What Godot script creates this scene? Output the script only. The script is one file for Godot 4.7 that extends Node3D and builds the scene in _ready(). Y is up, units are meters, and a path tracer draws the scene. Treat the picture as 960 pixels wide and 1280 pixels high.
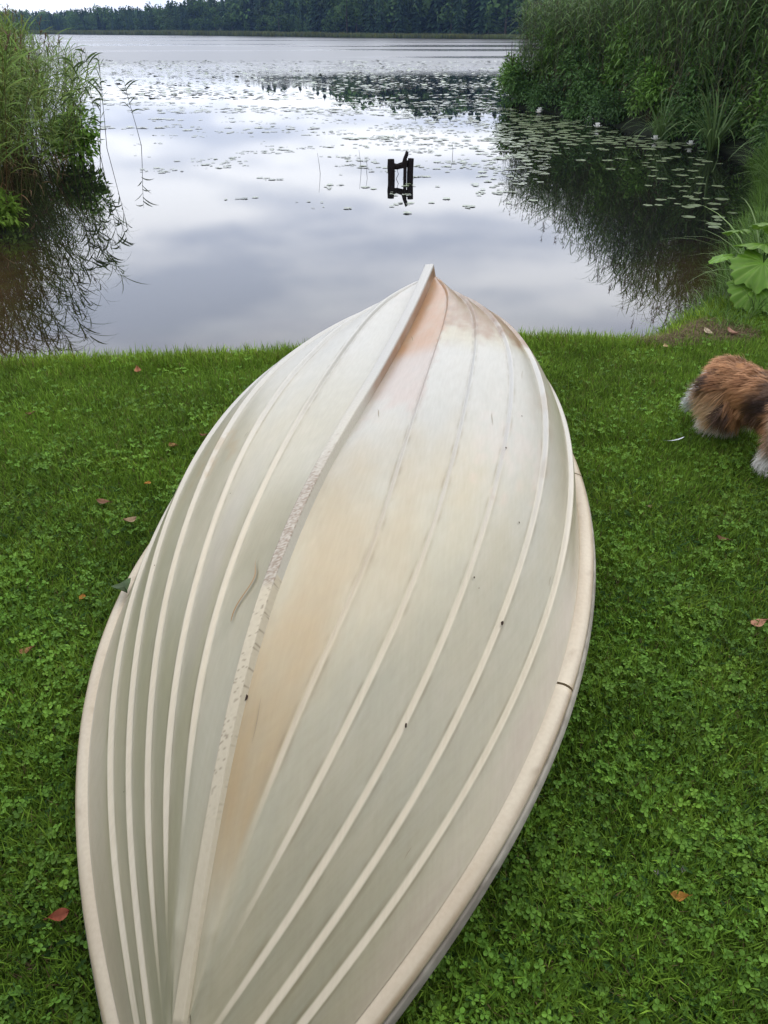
extends Node3D

# ------------------------------------------------------------------ helpers
class MB:
	var v := PackedVector3Array()
	var c := PackedColorArray()
	var i := PackedInt32Array()
	func p(pos: Vector3, col: Color) -> int:
		v.append(pos)
		c.append(col)
		return v.size() - 1
	func tri(a: int, b: int, d: int) -> void:
		i.append(a)
		i.append(b)
		i.append(d)
	func quad(a: int, b: int, d: int, e: int) -> void:
		tri(a, b, d)
		tri(a, d, e)
	func blade(base: Vector3, dir: Vector3, side: Vector3, droop: float, length: float, width: float, segs: int, c0: Color, c1: Color) -> void:
		# a tapering strip that bends under its own weight
		var pos := base
		var d := dir
		var la := -1
		var lb := -1
		for k in segs + 1:
			var f := float(k) / segs
			var w := width * (0.55 + 1.2 * f) * 0.5 if f < 0.35 else width * 0.5 * (1.0 - pow((f - 0.35) / 0.65, 1.6)) + 0.0003
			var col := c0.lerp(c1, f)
			if k == segs:
				var e := p(pos, col)
				tri(la, lb, e)
			else:
				var a := p(pos - side * w, col)
				var b := p(pos + side * w, col)
				if la >= 0:
					quad(la, lb, b, a)
				la = a
				lb = b
			pos += d * (length / segs)
			d = (d + Vector3.DOWN * droop / segs).normalized()
	func tube(pts: Array, radii: Array, n: int, col: Color) -> void:
		var rings := []
		for k in pts.size():
			var a: Vector3 = pts[max(k - 1, 0)]
			var b: Vector3 = pts[min(k + 1, pts.size() - 1)]
			var d := (b - a).normalized()
			var x := d.cross(Vector3(0.31, 0.2, 0.93)).normalized()
			var y := d.cross(x)
			var ring := []
			for m in n:
				var t := TAU * m / n
				ring.append(p(pts[k] + (x * cos(t) + y * sin(t)) * radii[k], col))
			rings.append(ring)
		for k in pts.size() - 1:
			for m in n:
				quad(rings[k][m], rings[k][(m + 1) % n], rings[k + 1][(m + 1) % n], rings[k + 1][m])
		for r in [rings[0], rings[pts.size() - 1]]:
			for m in range(1, n - 1):
				tri(r[0], r[m], r[m + 1])
	func box(at: Transform3D, size: Vector3, col: Color) -> void:
		var h := size * 0.5
		var o := []
		for k in 8:
			o.append(at * Vector3(h.x if k & 1 else -h.x, h.y if k & 2 else -h.y, h.z if k & 4 else -h.z))
		for f in [[0, 1, 3, 2], [5, 4, 6, 7], [4, 0, 2, 6], [1, 5, 7, 3], [2, 3, 7, 6], [4, 5, 1, 0]]:
			quad(p(o[f[0]], col), p(o[f[1]], col), p(o[f[2]], col), p(o[f[3]], col))
	func done(smooth := false) -> ArrayMesh:
		var a := []
		a.resize(Mesh.ARRAY_MAX)
		a[Mesh.ARRAY_VERTEX] = v
		a[Mesh.ARRAY_COLOR] = c
		a[Mesh.ARRAY_INDEX] = i
		if smooth:
			var n := PackedVector3Array()
			n.resize(v.size())
			for k in range(0, i.size(), 3):
				var w := (v[i[k + 2]] - v[i[k]]).cross(v[i[k + 1]] - v[i[k]])
				n[i[k]] += w
				n[i[k + 1]] += w
				n[i[k + 2]] += w
			for k in n.size():
				n[k] = n[k].normalized()
			a[Mesh.ARRAY_NORMAL] = n
		var m := ArrayMesh.new()
		m.add_surface_from_arrays(Mesh.PRIMITIVE_TRIANGLES, a)
		return m

var rng := RandomNumberGenerator.new()
var noise := FastNoiseLite.new()
var noise2 := FastNoiseLite.new()
var used := {}
var mats := {}

func r(a: float, b: float) -> float:
	return rng.randf_range(a, b)

func numbered(called: String) -> String:
	if not used.has(called):
		used[called] = 0
		return called
	used[called] += 1
	return "%s_%03d" % [called, used[called]]

func put(mesh: Mesh, called: String, mat: Material, parent: Node3D = null) -> MeshInstance3D:
	var o := MeshInstance3D.new()
	o.mesh = mesh
	o.material_override = mat
	if parent == null:
		o.name = numbered(called)
		add_child(o)
	else:
		o.name = called
		parent.add_child(o, true)
	return o

func thing(called: String, label: String, category: String, at := Vector3.ZERO, group := "") -> Node3D:
	var o := Node3D.new()
	o.name = numbered(called)
	add_child(o)
	o.position = at
	return tag(o, label, category, group)

func tag(o: Node3D, label: String, category: String, group := "", kind := "") -> Node3D:
	if label:
		o.set_meta("label", label)
	if category:
		o.set_meta("category", category)
	if group:
		o.set_meta("group", group)
	if kind:
		o.set_meta("kind", kind)
	return o

func dup(o: Node3D, called: String, at: Transform3D, label := "", group := "") -> Node3D:
	var d: Node3D = o.duplicate()
	d.name = numbered(called)
	add_child(d)
	d.transform = at
	if label:
		d.set_meta("label", label)
	if group:
		d.set_meta("group", group)
	return d

func many(mesh: Mesh, called: String, mat: Material, where: Array, tint: Array, label: String, category: String, parent: Node3D = null) -> MultiMeshInstance3D:
	var mm := MultiMesh.new()
	mm.transform_format = MultiMesh.TRANSFORM_3D
	mm.use_colors = true
	mm.mesh = mesh
	mm.instance_count = where.size()
	for k in where.size():
		mm.set_instance_transform(k, where[k])
		mm.set_instance_color(k, tint[k])
	var o := MultiMeshInstance3D.new()
	o.multimesh = mm
	o.material_override = mat
	if parent:
		o.name = called
		parent.add_child(o, true)
		o.set_meta("kind", "stuff")
	else:
		o.name = numbered(called)
		add_child(o)
		tag(o, label, category, "", "stuff")
	return o

func vmat(rough: float, spec := 0.5, back := 0.0) -> StandardMaterial3D:
	var key := "%f %f %f" % [rough, spec, back]
	if mats.has(key):
		return mats[key]
	var m := StandardMaterial3D.new()
	m.vertex_color_use_as_albedo = true
	m.roughness = rough
	m.metallic_specular = spec
	m.cull_mode = BaseMaterial3D.CULL_DISABLED
	if back > 0.0:
		m.backlight_enabled = true
		m.backlight = Color(back, back, back).linear_to_srgb()
	mats[key] = m
	return m

func sstep(a: float, b: float, x: float) -> float:
	return smoothstep(a, b, x)

func turned(at: Vector3, yaw: float, tilt := 0.0, size := Vector3.ONE) -> Transform3D:
	var b := Basis(Vector3.UP, yaw) * Basis(Vector3.RIGHT, tilt)
	return Transform3D(b * Basis.from_scale(size), at)

# distance into the land (positive) or out over the lake (negative); zf is metres ahead of the camera
var shore := [Vector2(-60, 34), Vector2(-20, 24), Vector2(-9, 19), Vector2(-6.6, 13), Vector2(-5.6, 9), Vector2(-4.6, 6.4), Vector2(-3.4, 4.5), Vector2(-2.2, 4.12), Vector2(-0.9, 4.25), Vector2(0.2, 4.42), Vector2(0.8, 4.55), Vector2(1.55, 4.52), Vector2(1.95, 4.9), Vector2(2.35, 5.5), Vector2(2.95, 6.7), Vector2(3.9, 8.6), Vector2(4.75, 10.4), Vector2(5.5, 12.5), Vector2(5.6, 14.2), Vector2(5.1, 15.8), Vector2(4.6, 19), Vector2(3.9, 21.2), Vector2(3.25, 22.6), Vector2(3.4, 24.2), Vector2(5.2, 27), Vector2(10, 34), Vector2(24, 46), Vector2(70, 62)]
var land := PackedVector2Array()

func inland(x: float, zf: float) -> float:
	var q := Vector2(x, zf)
	var best := 1e9
	for k in shore.size() - 1:
		best = minf(best, q.distance_squared_to(Geometry2D.get_closest_point_to_segment(q, shore[k], shore[k + 1])))
	return sqrt(best) * (1.0 if Geometry2D.is_point_in_polygon(q, land) else -1.0)

const WATER := -0.15

func height(d: float, x: float, zf: float) -> float:
	if d < 0.0:
		return WATER - 0.02 - minf(1.4, -d * 0.3)
	var up := sstep(5.2, 9.0, zf) * 0.25 * sstep(0.0, 1.5, d)
	return lerpf(WATER - 0.02, 0.0, sstep(0.0, 0.3, d)) + up + sstep(6.0, 30.0, d) * 0.8

func spline(y: Array) -> Array:
	# second derivatives of the natural cubic through evenly spaced values
	var n := y.size()
	var h := 1.0 / (n - 1)
	var cp := [0.0]
	var dp := [0.0]
	for k in range(1, n - 1):
		var rhs: float = 6.0 * (y[k + 1] - 2.0 * y[k] + y[k - 1]) / h / h
		var den: float = 4.0 - cp[k - 1]
		cp.append(1.0 / den)
		dp.append((rhs - dp[k - 1]) / den)
	var m := []
	m.resize(n)
	m.fill(0.0)
	for k in range(n - 2, 0, -1):
		m[k] = dp[k] - cp[k] * m[k + 1]
	return m

func sp(y: Array, m: Array, t: float) -> float:
	var n := y.size()
	var h := 1.0 / (n - 1)
	var k := clampi(int(t / h), 0, n - 2)
	var a := ((k + 1) * h - t) / h
	var b := 1.0 - a
	return a * y[k] + b * y[k + 1] + ((a * a * a - a) * m[k] + (b * b * b - b) * m[k + 1]) * h * h / 6.0

func noise_tex(freq: float, lo: Color, hi: Color, seed_: int, size := 512, fract := true) -> NoiseTexture2D:
	var f := FastNoiseLite.new()
	f.seed = seed_
	f.frequency = freq
	f.fractal_octaves = 5 if fract else 1
	var g := Gradient.new()
	g.set_color(0, lo)
	g.set_color(1, hi)
	var t := NoiseTexture2D.new()
	t.noise = f
	t.width = size
	t.height = size
	t.seamless = true
	t.color_ramp = g
	return t

# ------------------------------------------------------------------ build
func _ready() -> void:
	rng.seed = 77
	noise.seed = 5
	noise.frequency = 1.0
	noise.fractal_octaves = 4
	noise2.seed = 91
	noise2.frequency = 1.0
	noise2.fractal_octaves = 3
	for q in shore:
		land.append(q)
	for q in [Vector2(140, 62), Vector2(140, -120), Vector2(-140, -120), Vector2(-140, 34)]:
		land.append(q)

	var cam := Camera3D.new()
	cam.name = "camera"
	cam.fov = 67.97
	cam.near = 0.05
	cam.far = 4000.0
	cam.position = Vector3(0, 1.55, 0)
	cam.rotation_degrees = Vector3(-32.39, 0, 0)
	add_child(cam)
	cam.current = true

	var env := Environment.new()
	env.background_mode = Environment.BG_SKY
	env.sky = Sky.new()
	var sm := PanoramaSkyMaterial.new()
	sm.panorama = make_sky()
	env.sky.sky_material = sm
	env.background_energy_multiplier = 1.0
	env.tonemap_mode = Environment.TONE_MAPPER_LINEAR
	env.tonemap_exposure = 1.1
	env.sdfgi_enabled = true
	env.ssao_enabled = true
	env.ssil_enabled = true
	env.fog_enabled = true
	env.fog_density = 0.0002
	env.fog_light_color = Color(0.62, 0.76, 1.0)
	var we := WorldEnvironment.new()
	we.name = "world_environment"
	we.environment = env
	add_child(we)

	var sun := DirectionalLight3D.new()
	sun.name = "sun"
	sun.light_energy = 0.3
	sun.light_angular_distance = 45.0
	sun.light_color = Color(1.0, 0.96, 0.9)
	sun.shadow_enabled = true
	add_child(sun)
	sun.look_at_from_position(Vector3(4.5, 10, -5), Vector3.ZERO)

	build_ground()
	build_water()
	build_far_shore()
	build_left_reeds()
	build_right_bank()
	build_boat()
	build_lawn()
	build_dog()
	build_water_things()
	build_small_things()

func make_sky() -> Texture2D:
	var w := 1024
	var h := 512
	var img := Image.create(w, h, false, Image.FORMAT_RGBF)
	var cn := FastNoiseLite.new()
	cn.seed = 128
	cn.frequency = 0.5
	cn.fractal_octaves = 6
	cn.fractal_gain = 0.55
	for y in h:
		var el := (0.5 - (y + 0.5) / h) * PI
		if el < 0.0:
			for x in w:
				img.set_pixel(x, y, Color(0.12, 0.13, 0.11))
			continue
		var s := sin(el)
		var lum := lerpf(1.55, 1.95, smoothstep(0.0, 0.28, s)) - 0.6 * smoothstep(0.3, 1.0, s)
		for x in w:
			var az := ((x + 0.5) / w - 0.5) * TAU
			var d := Vector3(sin(az) * cos(el), s, cos(az) * cos(el))
			var q := d / (s + 0.07)
			var n := cn.get_noise_3d(q.x * 0.9, q.z * 1.5, 3.0)
			var k := clampf(0.62 + n * 2.3, 0.0, 1.0)
			var col := Color(0.60, 0.66, 0.80).lerp(Color(1.02, 1.05, 1.12), k)
			img.set_pixel(x, y, Color(col.r * lum, col.g * lum, col.b * lum))
	return ImageTexture.create_from_image(img)

func axis(parts: Array) -> PackedFloat32Array:
	# grid lines: [from, to, step] runs
	var o := PackedFloat32Array()
	for p in parts:
		var x: float = p[0]
		while x < p[1] - 0.0001:
			o.append(x)
			x += p[2]
	o.append(parts[-1][1])
	return o

func build_ground() -> void:
	var xs := axis([[-140, -20, 20], [-20, -7, 1.0], [-7, 7, 0.1], [7, 20, 1.0], [20, 140, 20]])
	var zs := axis([[-120, -10, 10], [-10, -1, 1.0], [-1, 3.6, 0.2], [3.6, 7, 0.08], [7, 26, 0.25], [26, 66, 4]])
	var m := MB.new()
	for zf in zs:
		for x in xs:
			var d := inland(x, zf)
			var n := noise.get_noise_2d(x * 0.8, zf * 0.8)
			var n2 := noise2.get_noise_2d(x * 6.0, zf * 6.0)
			var col := Color(0.020, 0.030, 0.010).lerp(Color(0.045, 0.038, 0.020), clampf(0.4 + n2 * 0.7 + n * 0.3, 0, 1))
			if d < 0.1:
				col = Color(0.045, 0.032, 0.018)
			if zf > 7.5:
				col = Color(0.014, 0.016, 0.008)
			m.p(Vector3(x, height(d, x, zf) + 0.012 * n + (0.02 * n if d > 0.4 else 0.0), -zf), col)
	var w := xs.size()
	for b in zs.size() - 1:
		for a in w - 1:
			var k := b * w + a
			m.quad(k, k + w, k + w + 1, k + 1)
	var mat := vmat(0.95, 0.3)
	tag(put(m.done(true), "ground", mat), "dark soil and thatch of the lakeside lawn and banks", "ground", "", "structure")

func build_water() -> void:
	var xs := axis([[-900, -100, 100], [-100, -20, 10], [-20, -7, 1], [-7, 7, 0.2], [7, 20, 1], [20, 100, 10], [100, 900, 100]])
	var zs := axis([[3.0, 9.0, 0.15], [9, 24, 0.5], [24, 60, 3], [60, 200, 10], [200, 900, 50]])
	var m := MB.new()
	var uv := PackedVector2Array()
	var nr := PackedVector3Array()
	for zf in zs:
		for x in xs:
			var col := Color(0.010, 0.010, 0.009)
			if zf < 30.0 and absf(x) < 20.0:
				var d := -inland(x, zf)
				var left := sstep(-1.9, -3.2, x)
				var shallow := (1.0 - sstep(0.0, 1.0 + 1.6 * left, d)) * (0.4 + 0.5 * left) * (1.0 - sstep(6.0, 8.0, zf))
				var n := 0.8 + 0.35 * noise.get_noise_2d(x * 2.0, zf * 2.0)
				col = col.lerp(Color(0.085, 0.052, 0.022) * n, shallow)
			m.p(Vector3(x, WATER, -zf), col)
			uv.append(Vector2((x + 300.0) / 600.0, zf / 500.0))
			nr.append(Vector3.UP)
	var w := xs.size()
	for b in zs.size() - 1:
		for a in w - 1:
			var k := b * w + a
			m.quad(k, k + w, k + w + 1, k + 1)
	var mesh_a := []
	mesh_a.resize(Mesh.ARRAY_MAX)
	mesh_a[Mesh.ARRAY_VERTEX] = m.v
	mesh_a[Mesh.ARRAY_COLOR] = m.c
	mesh_a[Mesh.ARRAY_INDEX] = m.i
	mesh_a[Mesh.ARRAY_TEX_UV] = uv
	mesh_a[Mesh.ARRAY_NORMAL] = nr
	var mesh := ArrayMesh.new()
	mesh.add_surface_from_arrays(Mesh.PRIMITIVE_TRIANGLES, mesh_a)
	# wind on the open lake: ruffled bands beyond the calm bay, with calm streaks between them
	var iw := 512
	var ih := 1024
	var img := Image.create(iw, ih, false, Image.FORMAT_RGB8)
	for y in ih:
		var zf := (y + 0.5) / ih * 500.0
		for x in iw:
			var xx := (x + 0.5) / iw * 600.0 - 300.0
			var n := noise.get_noise_2d(xx * 0.012, zf * 0.05 + 7.0)
			var k := sstep(26.0, 58.0, zf + n * 16.0)
			var streak := sstep(0.12, 0.3, noise2.get_noise_2d(xx * 0.006 + 3.0, zf * 0.035))
			var rough := lerpf(0.015, lerpf(0.34, 0.14, streak), k)
			img.set_pixel(x, y, Color(rough, rough, rough))
	var mat := StandardMaterial3D.new()
	mat.vertex_color_use_as_albedo = true
	mat.roughness = 1.0
	mat.roughness_texture = ImageTexture.create_from_image(img)
	mat.metallic_specular = 0.7
	tag(put(mesh, "water", mat), "calm lake reflecting the cloudy sky, ruffled farther out", "water", "", "structure")

# ------------------------------------------------------------------ far shore
func far_edge(x: float) -> float:
	var e := [Vector2(-900, 800), Vector2(-420, 560), Vector2(-250, 480), Vector2(-150, 425), Vector2(-60, 325), Vector2(0, 232), Vector2(22, 204), Vector2(70, 180), Vector2(160, 172), Vector2(320, 200), Vector2(900, 400)]
	for k in e.size() - 1:
		if x <= e[k + 1].x:
			return lerpf(e[k].y, e[k + 1].y, (x - e[k].x) / (e[k + 1].x - e[k].x))
	return 400.0

func far_ground(x: float, d: float) -> float:
	return WATER + 0.15 + 0.012 * maxf(d, 0.0) + sstep(20.0, 200.0, d) * 6.0 * sstep(-160.0, 40.0, x)

func build_far_shore() -> void:
	var m := MB.new()
	var xs := axis([[-900, 900, 20]])
	var ds := [-6.0, 0.0, 4.0, 10.0, 30.0, 70.0, 140.0, 250.0, 500.0, 900.0]
	for d in ds:
		for x in xs:
			var n := noise.get_noise_2d(x * 0.03, d * 0.03)
			m.p(Vector3(x, (-0.6 if d < 0 else far_ground(x, d)) , -(far_edge(x) + d)), Color(0.035, 0.055, 0.02).lerp(Color(0.06, 0.07, 0.03), clampf(0.5 + n, 0, 1)))
	var w := xs.size()
	for b in ds.size() - 1:
		for a in w - 1:
			var k := b * w + a
			m.quad(k, k + w, k + w + 1, k + 1)
	tag(put(m.done(true), "far_shore", vmat(0.95, 0.3)), "low wooded far shore across the lake", "shore", "", "structure")
	# reed belt along the far shore
	var rb := MB.new()
	for k in 60:
		var x := r(-2.5, 2.5)
		var z := r(-1.2, 1.2)
		var h := r(0.7, 1.25)
		var g := r(0.7, 1.3)
		rb.blade(Vector3(x, 0, z), Vector3(r(-0.15, 0.15), 1, 0).normalized(), Vector3(1, 0, r(-0.5, 0.5)).normalized(), 0.2, h, 0.22, 2, Color(0.055, 0.07, 0.025) * g, Color(0.10, 0.115, 0.045) * g)
	var where := []
	var tint := []
	for k in 1500:
		var x := r(-260, 120)
		var z := far_edge(x) + r(-4.0, 2.0)
		where.append(turned(Vector3(x, WATER, -z), r(0, TAU), 0, Vector3.ONE * r(0.7, 1.1) * clampf(far_edge(x) / 230.0, 0.8, 1.5)))
		var g := r(0.75, 1.2)
		tint.append(Color(g * r(0.9, 1.15), g, g * 0.9))
	many(rb.done(), "far_reeds", vmat(0.8, 0.3, 0.2), where, tint, "pale reed belt along the far waterline", "reeds")
	# the wood: trees of a few shapes
	var leafm := vmat(0.75, 0.25, 0.15)
	var bark := vmat(0.9, 0.2)
	var protos := []
	for s in 3:
		protos.append(["spruce_tree", tree_mesh(true, s), "tall dark spruce standing in the wood on the far shore"])
	for s in 3:
		protos.append(["broadleaf_tree", tree_mesh(false, s), "rounded green broadleaf tree standing in the wood on the far shore"])
	var trunk := MB.new()
	trunk.tube([Vector3.ZERO, Vector3(0, 0.5, 0), Vector3(0, 0.95, 0)], [0.018, 0.012, 0.002], 5, Color(0.045, 0.036, 0.03))
	var trunk_mesh := trunk.done()
	var lists := {}
	for pr in protos:
		lists[pr] = [[], []]
	var made := 0
	# front row: things of their own
	for k in 150:
		var x := lerpf(-205.0, 62.0, (k + r(0.1, 0.9)) / 150.0)
		var d := r(3.0, 22.0)
		var shrubby := rng.randf() < 0.55
		var pr: Array = protos[rng.randi_range(3, 5)] if rng.randf() < 0.62 else protos[rng.randi_range(0, 2)]
		var left := sstep(40.0, -140.0, x)
		var h: float = r(3.5, 7.0) if shrubby else lerpf(r(11.0, 17.0), r(6.5, 9.5), left)
		var t := thing(pr[0], pr[2], "tree", Vector3(x, far_ground(x, d) - 0.1, -(far_edge(x) + d)), "trees in the front row of the far wood")
		var cr := put(pr[1], "crown", leafm, t)
		var tr := put(trunk_mesh, "trunk", bark, t)
		var b := Basis(Vector3.UP, r(0, TAU)) * Basis.from_scale(Vector3(h * r(0.85, 1.25), h, h * r(0.85, 1.25)))
		cr.transform = Transform3D(b, Vector3.ZERO)
		tr.transform = Transform3D(Basis.from_scale(Vector3(h, h, h)), Vector3.ZERO)
		made += 1
	for k in 3600:
		var x := r(-560, 200)
		var d := 14.0 + pow(rng.randf(), 1.5) * 230.0
		var left := sstep(10.0, -120.0, x)
		var conifer := rng.randf() < 0.7
		var pr: Array = protos[rng.randi_range(0, 2) if conifer else rng.randi_range(3, 5)]
		var h := lerpf(r(14.0, 21.0), r(7.5, 11.5), left) * (1.0 + 0.12 * noise.get_noise_2d(x * 0.02, d * 0.02))
		lists[pr][0].append(Transform3D(Basis(Vector3.UP, r(0, TAU)) * Basis.from_scale(Vector3(h, h, h)), Vector3(x, far_ground(x, d) - 0.2, -(far_edge(x) + d))))
		var g := pow(r(0.6, 1.3), 2.0)
		lists[pr][1].append(Color(g, g, g))
	for pr in protos:
		many(pr[1], "spruce_forest" if pr[0] == "spruce_tree" else "broadleaf_forest", leafm, lists[pr][0], lists[pr][1], "dense dark %s wood covering the far shore" % ("spruce" if pr[0] == "spruce_tree" else "broadleaf"), "forest")

func tree_mesh(conifer: bool, s: int) -> ArrayMesh:
	# one metre tall; many small leafy faces through the crown
	var m := MB.new()
	rng.seed = 300 + s + (50 if conifer else 0)
	if conifer:
		var tiers := 15
		for k in tiers:
			var f := float(k) / tiers
			var y := 0.10 + 0.88 * f
			var rad := (1.0 - f) * 0.19 * r(0.75, 1.2) + 0.012
			var n := int(lerpf(13, 5, f))
			for a in n:
				var t := TAU * (a + r(-0.3, 0.3)) / n
				var d := Vector3(cos(t), 0, sin(t))
				var g := r(0.6, 1.35)
				var c0 := Color(0.024, 0.048, 0.026) * g
				var side := Vector3(-d.z, 0, d.x)
				var l := rad * r(0.7, 1.25)
				var a0 := m.p(Vector3(0, y + 0.03, 0), c0)
				var a1 := m.p(d * l * 0.6 + side * 0.035 + Vector3(0, y - 0.012, 0), c0)
				var a2 := m.p(d * l + Vector3(0, y - 0.055, 0), c0 * 1.2)
				var a3 := m.p(d * l * 0.6 - side * 0.035 + Vector3(0, y - 0.012, 0), c0)
				m.quad(a0, a1, a2, a3)
		m.tri(m.p(Vector3(-0.01, 0.93, 0), Color(0.02, 0.04, 0.02)), m.p(Vector3(0, 1.0, 0), Color(0.02, 0.04, 0.02)), m.p(Vector3(0.01, 0.93, 0), Color(0.02, 0.04, 0.02)))
	else:
		var lumps := []
		for k in 9:
			lumps.append([Vector3(r(-0.2, 0.2), r(0.22, 0.85), r(-0.2, 0.2)), r(0.11, 0.2), r(0.75, 1.3)])
		for k in 420:
			var b: Array = lumps[k % 9]
			var d := Vector3(rng.randfn(), rng.randfn(), rng.randfn()).normalized()
			var pos: Vector3 = b[0] + d * b[1] * r(0.6, 1.05)
			var g: float = b[2] * r(0.6, 1.3)
			var e := d.cross(Vector3(r(-1, 1), r(-1, 1), r(-1, 1))).normalized()
			var f := (d.cross(e) + d * r(-0.6, 0.6)).normalized()
			var sz := r(0.02, 0.045)
			var col := Color(0.048, 0.090, 0.026) * g
			m.quad(m.p(pos - e * sz, col), m.p(pos - f * sz * 0.7, col), m.p(pos + e * sz, col), m.p(pos + f * sz * 0.7, col))
	return m.done()

# ------------------------------------------------------------------ reeds and banks
func reed_mesh(s: int, green: Color, stalk: Color, plume: bool, h: float, long := 1.0, low := 0.36) -> ArrayMesh:
	rng.seed = 700 + s
	var m := MB.new()
	var bend := Vector3(r(-0.12, 0.2), 0, r(-0.12, 0.12))
	var pts := []
	var rad := []
	for k in 6:
		var f := k / 5.0
		pts.append(Vector3(0, h * f, 0) + bend * f * f * h * 0.6)
		rad.append(lerpf(0.0042, 0.0016, f))
	m.tube(pts, rad, 4, stalk)
	var n := 13
	for k in n:
		var f := lerpf(low, 0.99, (k + r(0, 0.5)) / n)
		var at := Vector3(0, h * f, 0) + bend * f * f * h * 0.6
		var t := PI * k + r(-0.7, 0.7) + 0.4
		var out := Vector3(cos(t), r(0.5, 1.3), sin(t)).normalized()
		var side := Vector3(-sin(t), 0, cos(t))
		var g := r(0.7, 1.35)
		m.blade(at, out, side, r(0.6, 2.1) * long, r(0.28, 0.5) * long, r(0.012, 0.020) * long, 5, green * g * 0.85, green * g * 1.1)
	for k in 1:
		var t := r(0, TAU)
		var at := Vector3(0, h * r(0.15, 0.35), 0)
		m.blade(at, Vector3(cos(t), 0.5, sin(t)).normalized(), Vector3(-sin(t), 0, cos(t)), 2.2, r(0.2, 0.35), 0.014, 4, Color(0.14, 0.10, 0.05), Color(0.2, 0.15, 0.08))
	if plume:
		var top: Vector3 = pts[-1]
		for k in 14:
			var t := r(0, TAU)
			m.blade(top + Vector3(0, r(-0.02, 0.12), 0), Vector3(cos(t) * 0.5 + 0.4, 1.0, sin(t) * 0.5).normalized(), Vector3(-sin(t), 0, cos(t)), 1.6, r(0.06, 0.12), 0.012, 3, Color(0.10, 0.065, 0.045), Color(0.13, 0.09, 0.06))
	return m.done()

func shrub_mesh(s: int, n: int, rad: Vector3, leaf: float, green: Color, lumps_n := 10) -> ArrayMesh:
	rng.seed = 900 + s
	var m := MB.new()
	var lumps := []
	for k in lumps_n:
		var d := Vector3(rng.randfn(), absf(rng.randfn()) * 0.9, rng.randfn()).normalized() * r(0.35, 0.8)
		lumps.append([Vector3(d.x * rad.x, d.y * rad.y + rad.y * 0.15, d.z * rad.z), r(0.28, 0.5) * minf(rad.x, minf(rad.y, rad.z)), r(0.75, 1.3)])
	for k in n:
		var b: Array = lumps[rng.randi() % lumps_n]
		var d := Vector3(rng.randfn(), rng.randfn(), rng.randfn()).normalized()
		var pos: Vector3 = b[0] + d * b[1] * pow(rng.randf(), 0.4) * r(0.9, 1.25)
		if pos.y < 0.02:
			pos.y = r(0.02, 0.1)
		leaf_at(m, pos, (d + Vector3(0, r(-0.6, 0.3), 0) + Vector3(r(-0.7, 0.7), r(-0.5, 0.5), r(-0.7, 0.7))).normalized(), leaf * r(0.7, 1.3), leaf * r(0.4, 0.6), green * b[2] * r(0.65, 1.35))
	return m.done()

func leaf_at(m: MB, pos: Vector3, dir: Vector3, l: float, w: float, col: Color) -> void:
	var side := dir.cross(Vector3(r(-0.4, 0.4), 1, r(-0.4, 0.4))).normalized()
	var up := side.cross(dir)
	var a := m.p(pos, col)
	var b := m.p(pos + dir * l * 0.45 + side * w * 0.5 + up * l * 0.06, col)
	var c := m.p(pos + dir * l - up * l * 0.12, col)
	var d := m.p(pos + dir * l * 0.45 - side * w * 0.5 + up * l * 0.06, col)
	m.tri(a, b, c)
	m.tri(a, c, d)

func stems_mesh(s: int, n: int, spread_: float, h: float) -> ArrayMesh:
	rng.seed = 1200 + s
	var m := MB.new()
	for k in n:
		var t := r(0, TAU)
		var e := Vector3(cos(t), 0, sin(t)) * spread_ * r(0.3, 0.95)
		var mid := e * 0.35 + Vector3(r(-0.05, 0.05), h * 0.5, r(-0.05, 0.05))
		m.tube([Vector3.ZERO, mid, e + Vector3(0, h * r(0.75, 1.0), 0)], [0.014, 0.009, 0.003], 5, Color(0.06, 0.045, 0.032))
	return m.done()

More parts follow.
